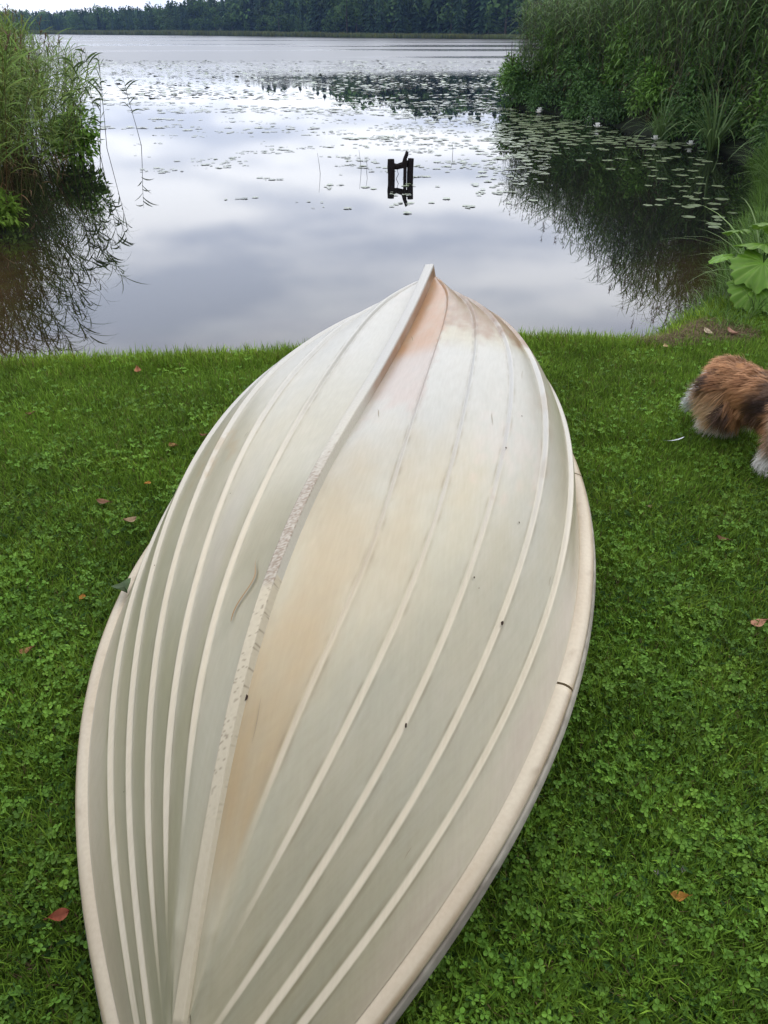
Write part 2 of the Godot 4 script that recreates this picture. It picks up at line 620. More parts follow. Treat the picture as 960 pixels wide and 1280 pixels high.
func build_left_reeds() -> void:
	var leafm := vmat(0.7, 0.2, 0.45)
	var meshes := []
	for s in 5:
		meshes.append(reed_mesh(s, Color(0.115, 0.185, 0.040), Color(0.15, 0.105, 0.05) if s % 2 else Color(0.10, 0.12, 0.04), s == 4, 1.85))
	var poly := PackedVector2Array([Vector2(-4.1, 8.0), Vector2(-3.92, 9.4), Vector2(-4.35, 11.2), Vector2(-5.0, 13.4), Vector2(-6.2, 17), Vector2(-8.6, 19.5), Vector2(-11, 20), Vector2(-9, 12), Vector2(-6.8, 7.2)])
	rng.seed = 41
	var lists := [[[], []], [[], []], [[], []], [[], []], [[], []]]
	var n := 0
	while n < 4000:
		var q := Vector2(r(-10.5, -3.6), r(7.2, 20))
		if not Geometry2D.is_point_in_polygon(q, poly):
			continue
		n += 1
		var clump := noise.get_noise_2d(q.x * 1.3, q.y * 1.3)
		if clump < -0.15 and rng.randf() < 0.75:
			continue
		var rim_d := minf(Geometry2D.get_closest_point_to_segment(q, poly[1], poly[2]).distance_to(q), Geometry2D.get_closest_point_to_segment(q, poly[2], poly[4]).distance_to(q))
		if rim_d < 0.9 and rng.randf() < 0.62:
			continue
		var edge := sstep(0.0, 1.7, minf(Geometry2D.get_closest_point_to_segment(q, poly[1], poly[2]).distance_to(q), Geometry2D.get_closest_point_to_segment(q, poly[2], poly[4]).distance_to(q)))
		var k := rng.randi_range(0, 4) if rng.randf() < 0.5 else rng.randi_range(0, 3)
		var h := r(0.85, 1.22) * lerpf(0.74, 1.0, edge) * (1.0 + 0.12 * clump)
		var b := Basis(Vector3(r(-1, 1), 0, r(-1, 1)).normalized(), r(0, 0.14)) * Basis(Vector3(0, 0, 1), -0.10) * Basis(Vector3.UP, r(0, TAU)) * Basis.from_scale(Vector3(1, h, 1))
		if edge < 0.6 or rng.randf() < 0.12:
			b = Basis(Vector3(r(-0.5, 0.5), 0, -1).normalized(), r(-0.12, 0.36)) * b
		lists[k][0].append(Transform3D(b, Vector3(q.x, WATER - 0.1, -q.y)))
		var g := r(0.75, 1.2)
		lists[k][1].append(Color(g * r(0.9, 1.2), g, g * r(0.8, 1.1)))
	for k in 5:
		many(meshes[k], "reeds", leafm, lists[k][0], lists[k][1], "dense green reed bed standing in the water at the left", "reeds")
	# single reeds that stand clear of the bed
	var lone := MB.new()
	rng.seed = 17
	lone.tube([Vector3(0.06, -0.1, 0), Vector3(0.02, 0.3, 0), Vector3(-0.03, 0.7, 0), Vector3(-0.06, 1.05, 0)], [0.006, 0.005, 0.004, 0.002], 5, Color(0.07, 0.07, 0.035))
	var lone_mesh := lone.done()
	var ll := MB.new()
	for k in 8:
		var f := 0.5 + 0.065 * k
		var l_out := -1.0 if k % 3 == 1 else 1.0
		ll.blade(Vector3(0.02 - 0.085 * f, 1.04 * f, 0), Vector3(l_out, r(0.5, 1.6), r(-0.6, 0.6)).normalized(), Vector3(-0.3 * l_out, 0.8, r(-0.2, 0.9)).normalized(), r(0.3, 1.5), r(0.14, 0.34), r(0.016, 0.026), 5, Color(0.06, 0.09, 0.03), Color(0.09, 0.13, 0.045))
	var ll_mesh := ll.done()
	var spots := [[-4.28, 14.6, 0.98, 0.0, "single bent reed standing alone in open water right of the reed bed"], [-4.35, 12.0, 1.35, 0.5, "reed with drooping leaves leaning out of the left bed towards the open water"], [-4.55, 12.6, 1.3, 2.2, "thin reed behind the outermost leaning reed of the left bed"], [-4.05, 10.6, 1.05, 0.2, "short reed leaning low over the water at the foot of the left bed"], [-4.62, 13.4, 1.42, 0.3, "tallest of the separate reeds at the edge of the left bed"], [-4.2, 11.4, 1.2, 1.1, "reed tilted over the water below the bright shrub of the left bed"], [-3.72, 9.9, 0.85, 0.9, "low bent reed nearest the open water at the left"], [-4.15, 12.2, 1.1, 2.7, "slender reed outside the shrub at the edge of the left bed"], [-4.72, 14.2, 1.3, 1.6, "far slender reed seen above the shrub of the left bed"]]
	for s in spots:
		var t := thing("reed", s[4], "reed", Vector3(s[0], WATER, -s[1]), "separate reeds beside the left reed bed")
		t.transform = Transform3D(Basis(Vector3(0, 0, 1), 0.02 if s[3] == 0.0 else -0.12) * Basis(Vector3.UP, s[3]) * Basis.from_scale(Vector3(1, s[2], 1)), t.position)
		put(lone_mesh, "stem", leafm, t)
		put(ll_mesh, "leaves", leafm, t)
	# leafy shrubs in the reeds
	var a := thing("shrub", "bright green leafy shrub at the outer edge of the left reed bed", "shrub", Vector3(-4.6, WATER, -12.6), "shrubs at the left bank")
	put(shrub_mesh(1, 1500, Vector3(0.5, 0.75, 0.5), 0.10, Color(0.16, 0.29, 0.045)), "foliage", leafm, a)
	put(stems_mesh(1, 6, 0.4, 0.8), "stems", vmat(0.9, 0.2), a)
	var b2 := thing("shrub", "low light green leafy plant in front of the left reeds", "shrub", Vector3(-3.92, WATER, -8.2), "shrubs at the left bank")
	put(shrub_mesh(2, 420, Vector3(0.25, 0.3, 0.25), 0.07, Color(0.12, 0.20, 0.03)), "foliage", leafm, b2)
	put(stems_mesh(2, 5, 0.2, 0.3), "stems", vmat(0.9, 0.2), b2)

func tuft_mesh(s: int, n: int, l: float, w: float, droop: float, green: Color) -> ArrayMesh:
	rng.seed = 1500 + s
	var m := MB.new()
	for k in n:
		var t := r(0, TAU)
		var lean := r(0.15, 0.9)
		var g := r(0.7, 1.35)
		m.blade(Vector3(cos(t), 0, sin(t)) * r(0, 0.06), Vector3(cos(t) * lean, 1, sin(t) * lean).normalized(), Vector3(-sin(t), 0, cos(t)), droop * r(0.7, 1.3), l * r(0.6, 1.2), w * r(0.7, 1.2), 7, green * g * 0.8, green * g * 1.15)
	return m.done()

func build_right_bank() -> void:
	var leafm := vmat(0.55, 0.4, 0.4)
	var bark := vmat(0.9, 0.2)
	var meshes := []
	for s in 5:
		meshes.append(reed_mesh(20 + s, Color(0.115, 0.205, 0.050), Color(0.085, 0.075, 0.05), s == 3, 2.6, 0.9 if s % 2 else 1.3, 0.3))
	rng.seed = 52
	var lists := [[[], []], [[], []], [[], []], [[], []], [[], []]]
	var n := 0
	while n < 6500:
		var q := Vector2(r(3.2, 14), r(8.0, 27))
		var d := inland(q.x, q.y)
		var deep := 4.6
		if d < 0.25 or d > deep:
			continue
		n += 1
		var k := rng.randi_range(0, 4)
		var tip := sstep(24.0, 16.0, q.y)
		var h := r(0.8, 1.1) * lerpf(0.86, 1.2, tip)
		var b := Basis(Vector3(r(-1, 1), 0, r(-1, 1)).normalized(), r(0, 0.12)) * Basis(Vector3.UP, r(0, TAU)) * Basis.from_scale(Vector3(1, h, 1))
		lists[k][0].append(Transform3D(b, Vector3(q.x, height(d, q.x, q.y) - 0.05, -q.y)))
		var g := r(0.7, 1.25)
		lists[k][1].append(Color(g * r(0.85, 1.15), g, g * r(0.85, 1.2)))
	for k in 5:
		many(meshes[k], "bank_reeds", leafm, lists[k][0], lists[k][1], "tall dark reeds covering the right bank", "reeds")
	# shrubs along the water's edge: [x, ahead, size, mesh, label]
	var sh := [shrub_mesh(11, 2600, Vector3(0.7, 1.0, 0.7), 0.085, Color(0.070, 0.145, 0.036), 14), shrub_mesh(12, 2200, Vector3(0.9, 0.65, 0.7), 0.075, Color(0.055, 0.115, 0.032), 13), shrub_mesh(13, 2400, Vector3(0.6, 1.3, 0.6), 0.09, Color(0.12, 0.23, 0.04), 14)]
	var st := [stems_mesh(11, 8, 0.6, 1.1), stems_mesh(12, 8, 0.7, 0.8), stems_mesh(13, 7, 0.5, 1.5)]
	var spots := [[3.45, 22.9, 1.05, 2, "light green shrub at the very tip of the right bank"], [3.75, 22.6, 1.0, 0, "dark shrub just behind the tip of the right bank"], [4.3, 21.4, 1.0, 1, "low dark shrub overhanging the farthest lily pads"], [4.75, 19.9, 1.05, 0, "dark leafy shrub on the right bank behind the white water lilies"], [5.05, 18.4, 1.0, 1, "low spreading shrub at the waterline in the middle of the right bank"], [5.35, 17.0, 1.1, 2, "upright shrub with lighter leaves in the middle of the right bank"], [5.65, 15.8, 1.0, 0, "rounded shrub on the bank beyond the drooping sedge"], [6.1, 14.6, 1.05, 1, "dark low shrub behind the drooping sedge"], [6.25, 13.4, 1.2, 2, "tall shrub at the bend of the right bank"], [5.95, 11.9, 0.9, 0, "dense shrub on the near right bank behind the feathery grass"]]
	for s in spots:
		var t := thing("shrub", s[4], "shrub", Vector3(s[0] - 0.12, WATER + 0.02, -s[1] + 0.12), "shrubs along the right bank")
		t.transform = turned(t.position, s[0] * 7.0, 0, Vector3.ONE * s[2])
		put(sh[s[3]], "foliage", leafm, t)
		put(st[s[3]], "stems", bark, t)
	rng.seed = 57
	var upper := [[4.35, 22.2], [4.9, 20.9], [5.5, 19.3], [5.9, 17.8], [6.3, 16.3], [6.6, 14.9], [6.7, 13.2], [6.5, 11.6], [5.4, 18.7], [6.0, 15.4]]
	var where_words := ["highest shrub behind the tip of the right bank", "shrub among the reeds behind the farthest lily pads", "shrub among the reeds above the white water lilies", "tall shrub in the reeds in the middle of the right bank", "shrub in the reeds left of the willow", "shrub in the reeds above the drooping sedge", "tall dark shrub above the bend of the right bank", "tall shrub behind the near reeds at the frame edge", "narrow shrub rising through the reeds of the middle bank", "narrow shrub among the reeds beside the upright light one"]
	for k in upper.size():
		var t := thing("shrub", where_words[k], "shrub", Vector3(upper[k][0], 0.1, -upper[k][1]), "shrubs in the reeds of the right bank")
		var z := r(1.25, 1.6)
		t.transform = turned(t.position, r(0, TAU), 0, Vector3(z * r(0.7, 1.0), z, z * r(0.7, 1.0)))
		put(sh[[2, 0, 2, 0, 1, 2, 0, 2, 2, 0][k]], "foliage", leafm, t)
		put(st[[2, 0, 2, 0, 1, 2, 0, 2, 2, 0][k]], "stems", bark, t)
	# taller willows behind, whose crowns hang into the reflection
	var wm := shrub_mesh(21, 5200, Vector3(1.3, 1.9, 1.3), 0.11, Color(0.070, 0.125, 0.036), 22)
	var ws := stems_mesh(21, 9, 1.1, 2.6)
	for s in [[7.0, 15.6, 1.3, "tall willow rising behind the reeds in the middle of the right bank"], [7.3, 12.2, 1.25, "tall willow at the right edge of the frame above the sedge"]]:
		var t := thing("willow", s[3], "tree", Vector3(s[0], 0, -s[1]), "willows behind the right bank")
		t.transform = turned(t.position, s[0] * 3.0, 0, Vector3.ONE * s[2])
		put(wm, "crown", leafm, t)
		put(ws, "trunk", bark, t)
	# unseen trees added behind the camera to shade the stern and near lawn
	for q in [[-3.8, -3.3, 2.6], [-0.4, -5.2, 3.0], [3.6, -3.5, 2.7], [-7.2, -0.8, 2.6]]:
		var t := thing("added_shade_tree", "unseen leafy tree added behind the camera for its shade", "tree", Vector3(q[0], 0, -q[1]), "unseen shade trees added behind the camera")
		t.transform = turned(t.position, q[0] * 2.0, 0, Vector3.ONE * q[2])
		put(wm, "crown", leafm, t)
		put(ws, "trunk", bark, t)
	# drooping sedge tussocks
	var tm := [tuft_mesh(1, 70, 1.15, 0.018, 2.2, Color(0.11, 0.18, 0.055)), tuft_mesh(2, 90, 0.75, 0.012, 1.5, Color(0.12, 0.22, 0.045)), tuft_mesh(3, 34, 0.72, 0.013, 1.7, Color(0.12, 0.19, 0.055))]
	var tufts := [[5.45, 13.9, 1.25, 0, "long drooping sedge tussock hanging over the water at the bend of the bank"], [5.0, 15.3, 0.9, 0, "drooping sedge tussock beside the white lily at the bank"], [5.75, 11.6, 1.15, 0, "large arching sedge tussock near the right edge of the frame"], [4.95, 10.5, 0.95, 1, "feathery bright grass clump at the near waterline"], [5.3, 9.8, 1.1, 1, "feathery grass clump at the right edge of the frame"], [5.2, 11.2, 0.9, 1, "soft grass clump below the arching sedge"], [4.35, 8.9, 0.9, 1, "grass clump at the near end of the reed bank"], [4.7, 8.4, 1.0, 0, "arching sedge at the near right bank"]]
	for s in tufts:
		var d := inland(s[0], s[1])
		var o := put(tm[s[3]], "sedge_tuft", leafm)
		o.transform = turned(Vector3(s[0], maxf(height(d, s[0], s[1]), WATER), -s[1]), s[0] * 5.0, 0, Vector3.ONE * s[2])
		tag(o, s[4], "sedge", "sedge tussocks on the right bank")
	# rough grass on the near bank
	var rough := tuft_mesh(7, 26, 0.26, 0.006, 1.3, Color(0.095, 0.18, 0.03))
	rng.seed = 61
	var where := []
	var tint := []
	for k in 5200:
		var q := Vector2(r(1.5, 6.5), r(4.4, 12.5))
		var d := inland(q.x, q.y)
		if d < 0.02 or d > 2.6 or (q.x < 2.0 and q.y < 4.7):
			continue
		if d > 0.55 and q.y < 5.0:
			continue
		where.append(turned(Vector3(q.x, height(d, q.x, q.y) - 0.01, -q.y), r(0, TAU), r(-0.2, 0.2), Vector3.ONE * r(0.5, 1.1) * sstep(4.3, 6.0, q.y + 0.8)))
		var g := r(0.6, 1.2)
		tint.append(Color(g * r(0.9, 1.1), g, g))
	for k in 560:
		var x := r(-3.2, 1.9)
		var zf := r(3.9, 5.0)
		var d := inland(x, zf)
		if d < 0.0 or d > 0.16 or noise2.get_noise_2d(x * 3.0, 2.0) < -0.05:
			continue
		where.append(turned(Vector3(x, height(d, x, zf) - 0.01, -zf), r(0, TAU), r(-0.3, 0.3), Vector3.ONE * r(0.2, 0.5)))
		tint.append(Color(1.1, 1.05, 0.9) * r(0.7, 1.1))
	many(rough, "bank_grass", leafm, where, tint, "long rough grass along the near right bank", "grass")
	# butterbur with big leaves, and sedge arching from it
	butterbur(Vector3(2.45, 0.02, -4.98), "lush butterbur plant with big bright leaves on the near right bank", 0, [[Vector3(-0.06, 0.29, 0.10), 0.20, 0.9, -0.45], [Vector3(-0.10, 0.17, 0.18), 0.18, 0.75, -0.8], [Vector3(0.0, 0.37, -0.05), 0.19, 0.6, -0.1], [Vector3(-0.12, 0.42, -0.22), 0.10, 0.8, -0.2], [Vector3(0.08, 0.47, -0.15), 0.16, 0.8, -0.2], [Vector3(0.22, 0.36, 0.12), 0.21, 0.8, -0.3], [Vector3(0.25, 0.45, -0.1), 0.19, 0.8, -0.2], [Vector3(-0.24, 0.28, -0.1), 0.09, 0.5, -0.5]])
	butterbur(Vector3(3.55, 0.05, -6.2), "second butterbur plant farther along the bank at the frame edge", 3, [[Vector3(-0.1, 0.36, 0.1), 0.26, 0.9, -0.3], [Vector3(0.1, 0.42, 0.05), 0.24, 0.6, -0.4], [Vector3(-0.02, 0.3, 0.22), 0.24, 0.9, -0.5], [Vector3(-0.2, 0.5, -0.1), 0.16, 0.8, -0.2]])
	for s in [[2.62, 5.3, 1.05, 0.4, "arching sedge leaves springing from behind the butterbur"], [2.35, 4.75, 0.55, 2.0, "small sedge tuft below the lowest butterbur leaf"]]:
		var o := put(tm[2], "sedge_tuft", leafm)
		o.transform = turned(Vector3(s[0], 0.02, -s[1]), s[3], 0, Vector3.ONE * s[2])
		tag(o, s[4], "sedge", "sedge tussocks on the right bank")

func butterbur(at: Vector3, label: String, s: int, leaves: Array) -> void:
	rng.seed = 1700 + s
	var t := thing("butterbur", label, "plant", at, "butterbur plants on the right bank")
	var mat := vmat(0.5, 0.4, 0.5)
	for L in leaves:
		var st := MB.new()
		var pos: Vector3 = L[0]
		st.tube([Vector3(pos.x * 0.15, 0, pos.z * 0.15), Vector3(pos.x * 0.45, pos.y * 0.6, pos.z * 0.45), pos], [0.009, 0.007, 0.004], 6, Color(0.10, 0.16, 0.04))
		put(st.done(true), "stalk", mat, t)
		# a kidney-shaped blade with a toothed edge, folded a little along its midrib and rippled between the veins
		var m := MB.new()
		var col := Color(0.13, 0.27, 0.022) * r(0.65, 1.15)
		var n := 72
		var rings := []
		for k in 5:
			var f := (k + 1) / 5.0
			var ring := []
			for a in n:
				var th := lerpf(0.22, TAU - 0.22, float(a) / (n - 1))
				var rr: float = L[1] * f * (0.62 + 0.38 * pow(absf(sin(th * 0.5)), 0.6)) * (1.0 + (0.06 * sin(a * 1.5) + 0.05 * sin(a * 0.6 + s) if k == 4 else 0.0))
				var vein := cos(th * 9.0)
				var y: float = -0.22 * f * f * L[1] + 0.035 * f * vein * L[1] + 0.03 * sin(a * 0.9 + k) * f * L[1] + absf(sin(th)) * 0.16 * f * L[1]
				ring.append(m.p(Vector3(sin(th) * rr, y, -cos(th) * rr), col.lerp(Color(0.24, 0.36, 0.08), 0.6 * pow(absf(vein), 14.0)) * (1.0 + 0.35 * noise2.get_noise_2d(sin(th) * rr * 25.0, cos(th) * rr * 25.0 + pos.x * 9.0))))
			rings.append(ring)
		var ctr := m.p(Vector3(0, 0, 0), col * 1.2)
		for a in n - 1:
			m.tri(ctr, rings[0][a + 1], rings[0][a])
			for k in 4:
				m.quad(rings[k][a], rings[k][a + 1], rings[k + 1][a + 1], rings[k + 1][a])
		var o := put(m.done(true), "leaf", mat, t)
		var away := atan2(pos.x, pos.z)
		o.transform = Transform3D(Basis(Vector3.UP, away + r(-0.3, 0.3)) * Basis(Vector3.RIGHT, -L[3] * L[2] + 0.1), pos)

# ------------------------------------------------------------------ the boat
var keel_z := [0.289, 0.527, 0.62, 0.622, 0.594, 0.57, 0.556, 0.552, 0.559]
var half_y := [[0.0, 0.0, 0.0, 0.0, 0.0, 0.0, 0.0, 0.0, 0.0],
	[0.015, 0.098, 0.159, 0.178, 0.181, 0.179, 0.168, 0.122, 0.015],
	[0.015, 0.164, 0.263, 0.311, 0.325, 0.316, 0.277, 0.18, 0.015],
	[0.015, 0.219, 0.354, 0.427, 0.454, 0.431, 0.351, 0.212, 0.015],
	[0.015, 0.264, 0.432, 0.528, 0.556, 0.514, 0.408, 0.241, 0.015],
	[0.015, 0.306, 0.504, 0.604, 0.623, 0.569, 0.445, 0.259, 0.015],
	[0.015, 0.376, 0.597, 0.677, 0.663, 0.585, 0.449, 0.26, 0.015]]
var up_z := [[0.289, 0.527, 0.62, 0.622, 0.594, 0.57, 0.556, 0.552, 0.559],
	[0.305, 0.462, 0.521, 0.555, 0.563, 0.556, 0.542, 0.521, 0.489],
	[0.285, 0.402, 0.471, 0.526, 0.552, 0.547, 0.525, 0.49, 0.444],
	[0.238, 0.327, 0.412, 0.477, 0.517, 0.528, 0.51, 0.472, 0.421],
	[0.183, 0.261, 0.342, 0.412, 0.461, 0.485, 0.477, 0.439, 0.375],
	[0.132, 0.201, 0.274, 0.332, 0.368, 0.378, 0.359, 0.313, 0.244],
	[0.029, 0.14, 0.221, 0.268, 0.269, 0.236, 0.182, 0.116, 0.043]]
const BOAT_LEN := 3.867
const BOW_RAKE := 0.434
const STERN_RAKE := 0.801
var strake_my := []
var strake_mz := []

func strake(j: int, t: float) -> Vector3:   # (along, out, up) in the boat's own frame
	var z0: float = up_z[j][0]
	var z1: float = up_z[j][8]
	var xs := STERN_RAKE * maxf(z0, 0)
	var xe := BOAT_LEN - BOW_RAKE * maxf(z1, 0)
	return Vector3(lerpf(xs, xe, t), sp(half_y[j], strake_my[j], t), sp(up_z[j], strake_mz[j], t))

func keel_at(s: float) -> float:
	var xs: float = STERN_RAKE * up_z[0][0]
	var xe: float = BOAT_LEN - BOW_RAKE * up_z[0][8]
	return sp(up_z[0], strake_mz[0], clampf((s - xs) / (xe - xs), 0.0, 1.0))

func keel_height(t: float) -> float:
	return lerpf(0.010, 0.054, clampf(t * 1.15 - 0.05, 0.0, 1.0))

func blend(a: Color, b: Color, k: float) -> Color:
	return a.lerp(b, clampf(k, 0.0, 1.0))

func hull_color(t: float, u: float, side: int, ledge: float) -> Color:
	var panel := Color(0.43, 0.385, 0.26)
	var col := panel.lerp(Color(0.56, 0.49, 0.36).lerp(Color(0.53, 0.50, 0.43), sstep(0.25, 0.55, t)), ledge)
	var s := t * 3.6
	var n := noise.get_noise_2d(s * 2.2 + 40.0 * side, u * 0.9)
	var n2 := noise2.get_noise_2d(s * 7.0 + 13.0 * side, u * 3.0)
	var n3 := noise.get_noise_2d(s * 1.1 + 9.0, u * 11.0 + 30.0 * side)
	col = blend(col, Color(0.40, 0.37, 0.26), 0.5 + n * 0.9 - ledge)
	col = blend(col, Color(0.47, 0.415, 0.325), 0.22 * sstep(-0.1, 0.6, n2 * 0.6 + n3 * 0.5))
	var tan_c := Color(0.375, 0.27, 0.13)
	var rust := Color(0.40, 0.21, 0.085)
	if side > 0:
		# long tan stain on the garboard, up to the first ridge
		var k := sstep(0.02, 0.08, t) * (1.0 - sstep(0.16, 0.40, t + n * 0.08))
		k *= 1.0 - sstep(0.75, 1.25, u + n * 0.2)
		k *= 1.0 - (1.0 - sstep(0.12, 0.34, u)) * sstep(0.15, 0.22, t)
		col = blend(col, tan_c, k * (0.85 + n * 0.3 + n2 * 0.15) * (1.0 - 0.5 * ledge))
		col = blend(col, Color(0.385, 0.305, 0.18), 0.6 * sstep(0.16, 0.3, t) * (1.0 - sstep(0.26, 0.52, t + n * 0.12)) * (1.0 - sstep(1.2, 2.6, u + n)))
		# rusty bow
		var b := sstep(0.43, 0.50, t + n * 0.07 + n2 * 0.03) * (1.0 - sstep(0.93, 1.15, u + n2 * 0.25))
		var tb := 0.64 - 0.05 * sstep(2.5, 4.0, u)
		var brown := sstep(tb, tb + 0.07, t + n * 0.07 + n2 * 0.03) * (1.0 - sstep(4.7, 5.3, u)) * sstep(0.9, 1.05, u)
		col = blend(col, Color(0.26, 0.15, 0.062), brown * (0.85 + n2 * 0.4))
		col = blend(col, rust, b * (0.95 + n * 0.4 + n2 * 0.3))
		col = blend(col, tan_c, 0.55 * sstep(0.1, 0.35, n - 6.0 * absf(t - 0.50) + 0.35) * sstep(3.1, 3.6, u + n2 * 0.3) * (1.0 - sstep(4.1, 4.3, u)))
		col = blend(col, Color(0.48, 0.37, 0.26), 0.55 * sstep(0.0, 0.3, n2 - 9.0 * absf(t - 0.43) + 0.3) * sstep(2.2, 2.5, u) * (1.0 - sstep(3.9, 4.0, u)))
		col = blend(col, Color(0.46, 0.37, 0.28), 0.5 * sstep(5.05, 5.5, u) * (1.0 - sstep(0.3, 0.5, t)) * (0.6 + n))
	else:
		col = blend(col, tan_c, 0.45 * sstep(0.16, 0.4, n2 - 12.0 * absf(t - 0.43) + 0.3) * sstep(2.0, 2.3, u) * (1.0 - sstep(3.4, 3.6, u)))
		col = blend(col, Color(0.48, 0.37, 0.27), 0.6 * sstep(0.8, 0.92, t + n * 0.1) * (0.5 + n2))
		col = blend(col, Color(0.45, 0.37, 0.285), 0.4 * sstep(5.05, 5.4, u) * (1.0 - sstep(0.3, 0.5, t)))
		col = blend(col, Color(0.42, 0.375, 0.31), 0.45 * sstep(1.1, 1.5, u) * (1.0 - sstep(1.6, 2.1, u)) * sstep(0.1, 0.2, t) * (1.0 - sstep(0.3, 0.45, t)))
	# paler forward part of the hull
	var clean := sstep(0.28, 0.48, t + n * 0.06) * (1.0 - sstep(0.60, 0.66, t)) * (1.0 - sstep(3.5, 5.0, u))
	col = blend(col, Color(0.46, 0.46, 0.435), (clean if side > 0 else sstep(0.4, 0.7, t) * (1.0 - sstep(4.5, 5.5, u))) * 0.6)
	return col * (1.0 + 0.05 * n2)

func build_boat() -> void:
	for j in 7:
		strake_my.append(spline(half_y[j]))
		strake_mz.append(spline(up_z[j]))
	var yaw := 0.171
	var heel := -0.1408
	var boat := thing("rowing_boat", "cream fibreglass rowing boat lying keel up on the lawn, stained and weathered", "boat")
	boat.transform = Transform3D(Basis(Vector3(cos(heel) * cos(yaw), -sin(heel), cos(heel) * sin(yaw)), Vector3(sin(heel) * cos(yaw), cos(heel), sin(heel) * sin(yaw)), Vector3(-sin(yaw), 0, cos(yaw))), Vector3(-0.3114, 0, -0.3209))
	var gel := StandardMaterial3D.new()
	gel.vertex_color_use_as_albedo = true
	gel.roughness = 0.46
	gel.roughness_texture = noise_tex(0.012, Color(0.75, 0.75, 0.75), Color(1, 1, 1), 8)
	gel.albedo_texture = noise_tex(0.03, Color(0.935, 0.925, 0.91), Color(1, 1, 1), 4)
	gel.uv1_triplanar = true
	gel.uv1_scale = Vector3(7.0, 7.0, 0.7)
	gel.metallic_specular = 0.48
	gel.clearcoat_enabled = true
	gel.clearcoat = 0.5
	gel.clearcoat_roughness = 0.3
	gel.cull_mode = BaseMaterial3D.CULL_DISABLED
	var chalk := StandardMaterial3D.new()
	chalk.vertex_color_use_as_albedo = true
	chalk.roughness = 0.5
	chalk.clearcoat_enabled = true
	chalk.clearcoat = 0.25
	chalk.clearcoat_roughness = 0.35
	chalk.albedo_texture = noise_tex(0.05, Color(0.94, 0.93, 0.92), Color(1, 1, 1), 14)
	chalk.uv1_triplanar = true
	chalk.uv1_scale = Vector3(3, 3, 3)
	chalk.cull_mode = BaseMaterial3D.CULL_DISABLED
	# --- hull: two sides, each six strakes with a proud ledge where one laps the next
	var qs := [0.0, 0.018, 0.036, 0.054, 0.074, 0.10, 0.14, 0.24, 0.38, 0.5, 0.64, 0.76, 0.86, 0.90, 0.926, 0.946, 0.964, 0.982]
	var along := 460
	var hull := MB.new()
	var ends := {1: [0.045, 0.045], 2: [0.02, 0.012], 3: [-0.02, 0.0], 4: [-0.1, -0.1], 5: [-0.1, -0.1]}
	for side in [1, -1]:
		var first := hull.v.size()
		var across := 6 * qs.size() + 1
		for a in along + 1:
			var t := float(a) / along
			t = lerpf(t, 0.5 - 0.5 * cos(PI * t), 0.35)
			var P := []
			for j in 7:
				var q := strake(j, t)
				if j == 0:
					q.y = 0.012
					q.z -= keel_height(t) + 0.002
				else:
					q.z = minf(q.z, keel_at(q.x) - 0.012 * j)
				if j == 6:
					q.y = maxf(q.y - 0.036, 0.011)
					q.z += 0.008
				P.append(q)
			var ext := [P[0] * 2.0 - P[1]]
			ext.append_array(P)
			ext.append(P[6] * 2.0 - P[5])
			var amp := [0.0]
			for j in range(1, 6):
				var e: float = ends[j][0 if side > 0 else 1]
				amp.append(0.0092 * sstep(e, e + 0.10, t) * (1.0 + 0.45 * sstep(0.3, 0.55, t) - 0.5 * sstep(0.85, 1.0, t)))
			amp.append(0.0)
			for j in 6:
				for qi in qs.size():
					var q: float = qs[qi]
					var pos: Vector3 = ext[j + 1].cubic_interpolate(ext[j + 2], ext[j], ext[j + 3], q)
					var tang: Vector3 = ext[j + 2] - ext[j + 1] if q > 0.5 else (ext[j + 2] - ext[j]) * 0.5 * (1.0 - q) + (ext[j + 2] - ext[j + 1]) * q
					var nrm := Vector2(-tang.z, tang.y).normalized()
					var wide := maxf(P[j + 1].distance_to(P[j]), 0.02)
					var hw := clampf(0.0056 / wide, 0.011, 0.45)
					var off: float
					var led := 0.0
					if q < hw:
						off = amp[j] * (0.5 + 0.5 * sstep(-1.0, 1.0, q / hw) * 2.0 - 0.5)
						led = 1.0 - sstep(0.5, 1.15, q / hw)
					elif q > 1.0 - hw and j < 5:
						var x := (q - 1.0) / hw
						off = amp[j + 1] * sstep(-1.0, 1.0, x)
						led = 1.0 - sstep(0.4, 1.0, -x)
					else:
						off = amp[j] * (1.0 - (q - hw) / (1.0 - 2.0 * hw)) if q < 1.0 - hw else 0.0
						led = 1.0 - sstep(0.4, 1.3, q / hw)
					off -= amp[j] * 0.5 * 0.0
					var ampl: float = amp[j] if q < 0.5 else amp[j + 1]
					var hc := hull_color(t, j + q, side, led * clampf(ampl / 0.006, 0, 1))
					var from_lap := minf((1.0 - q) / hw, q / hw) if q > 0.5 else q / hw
					var crease_shade := sstep(0.9, 1.3, from_lap) * (1.0 - sstep(1.4, 2.6, from_lap)) * clampf(ampl / 0.008, 0, 1)  # crease shade along each ledge, painted into the hull colour
					crease_shade *= clampf(0.45 + noise2.get_noise_2d(t * 30.0, j * 7.0 + side), 0.1, 1.0)
					hc = hc.lerp(hc * Color(0.62, 0.57, 0.48), crease_shade * 0.85)
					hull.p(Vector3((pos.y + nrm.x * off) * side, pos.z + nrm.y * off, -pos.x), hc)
			hull.p(Vector3(P[6].y * side, P[6].z, -P[6].x), hull_color(t, 6.0, side, 0.0))
		for a in along:
			for b in across - 1:
				var k := first + a * across + b
				if side > 0:
					hull.quad(k, k + 1, k + across + 1, k + across)
				else:
					hull.quad(k, k + across, k + across + 1, k + 1)
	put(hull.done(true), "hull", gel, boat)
	# --- keel and stems
	var path := []
	for k in 41:
		var f := 1.0 - k / 40.0
		var z := 0.289 - f * 0.26
		if f > 0.0:
			path.append([Vector2(STERN_RAKE * z, z), -f])
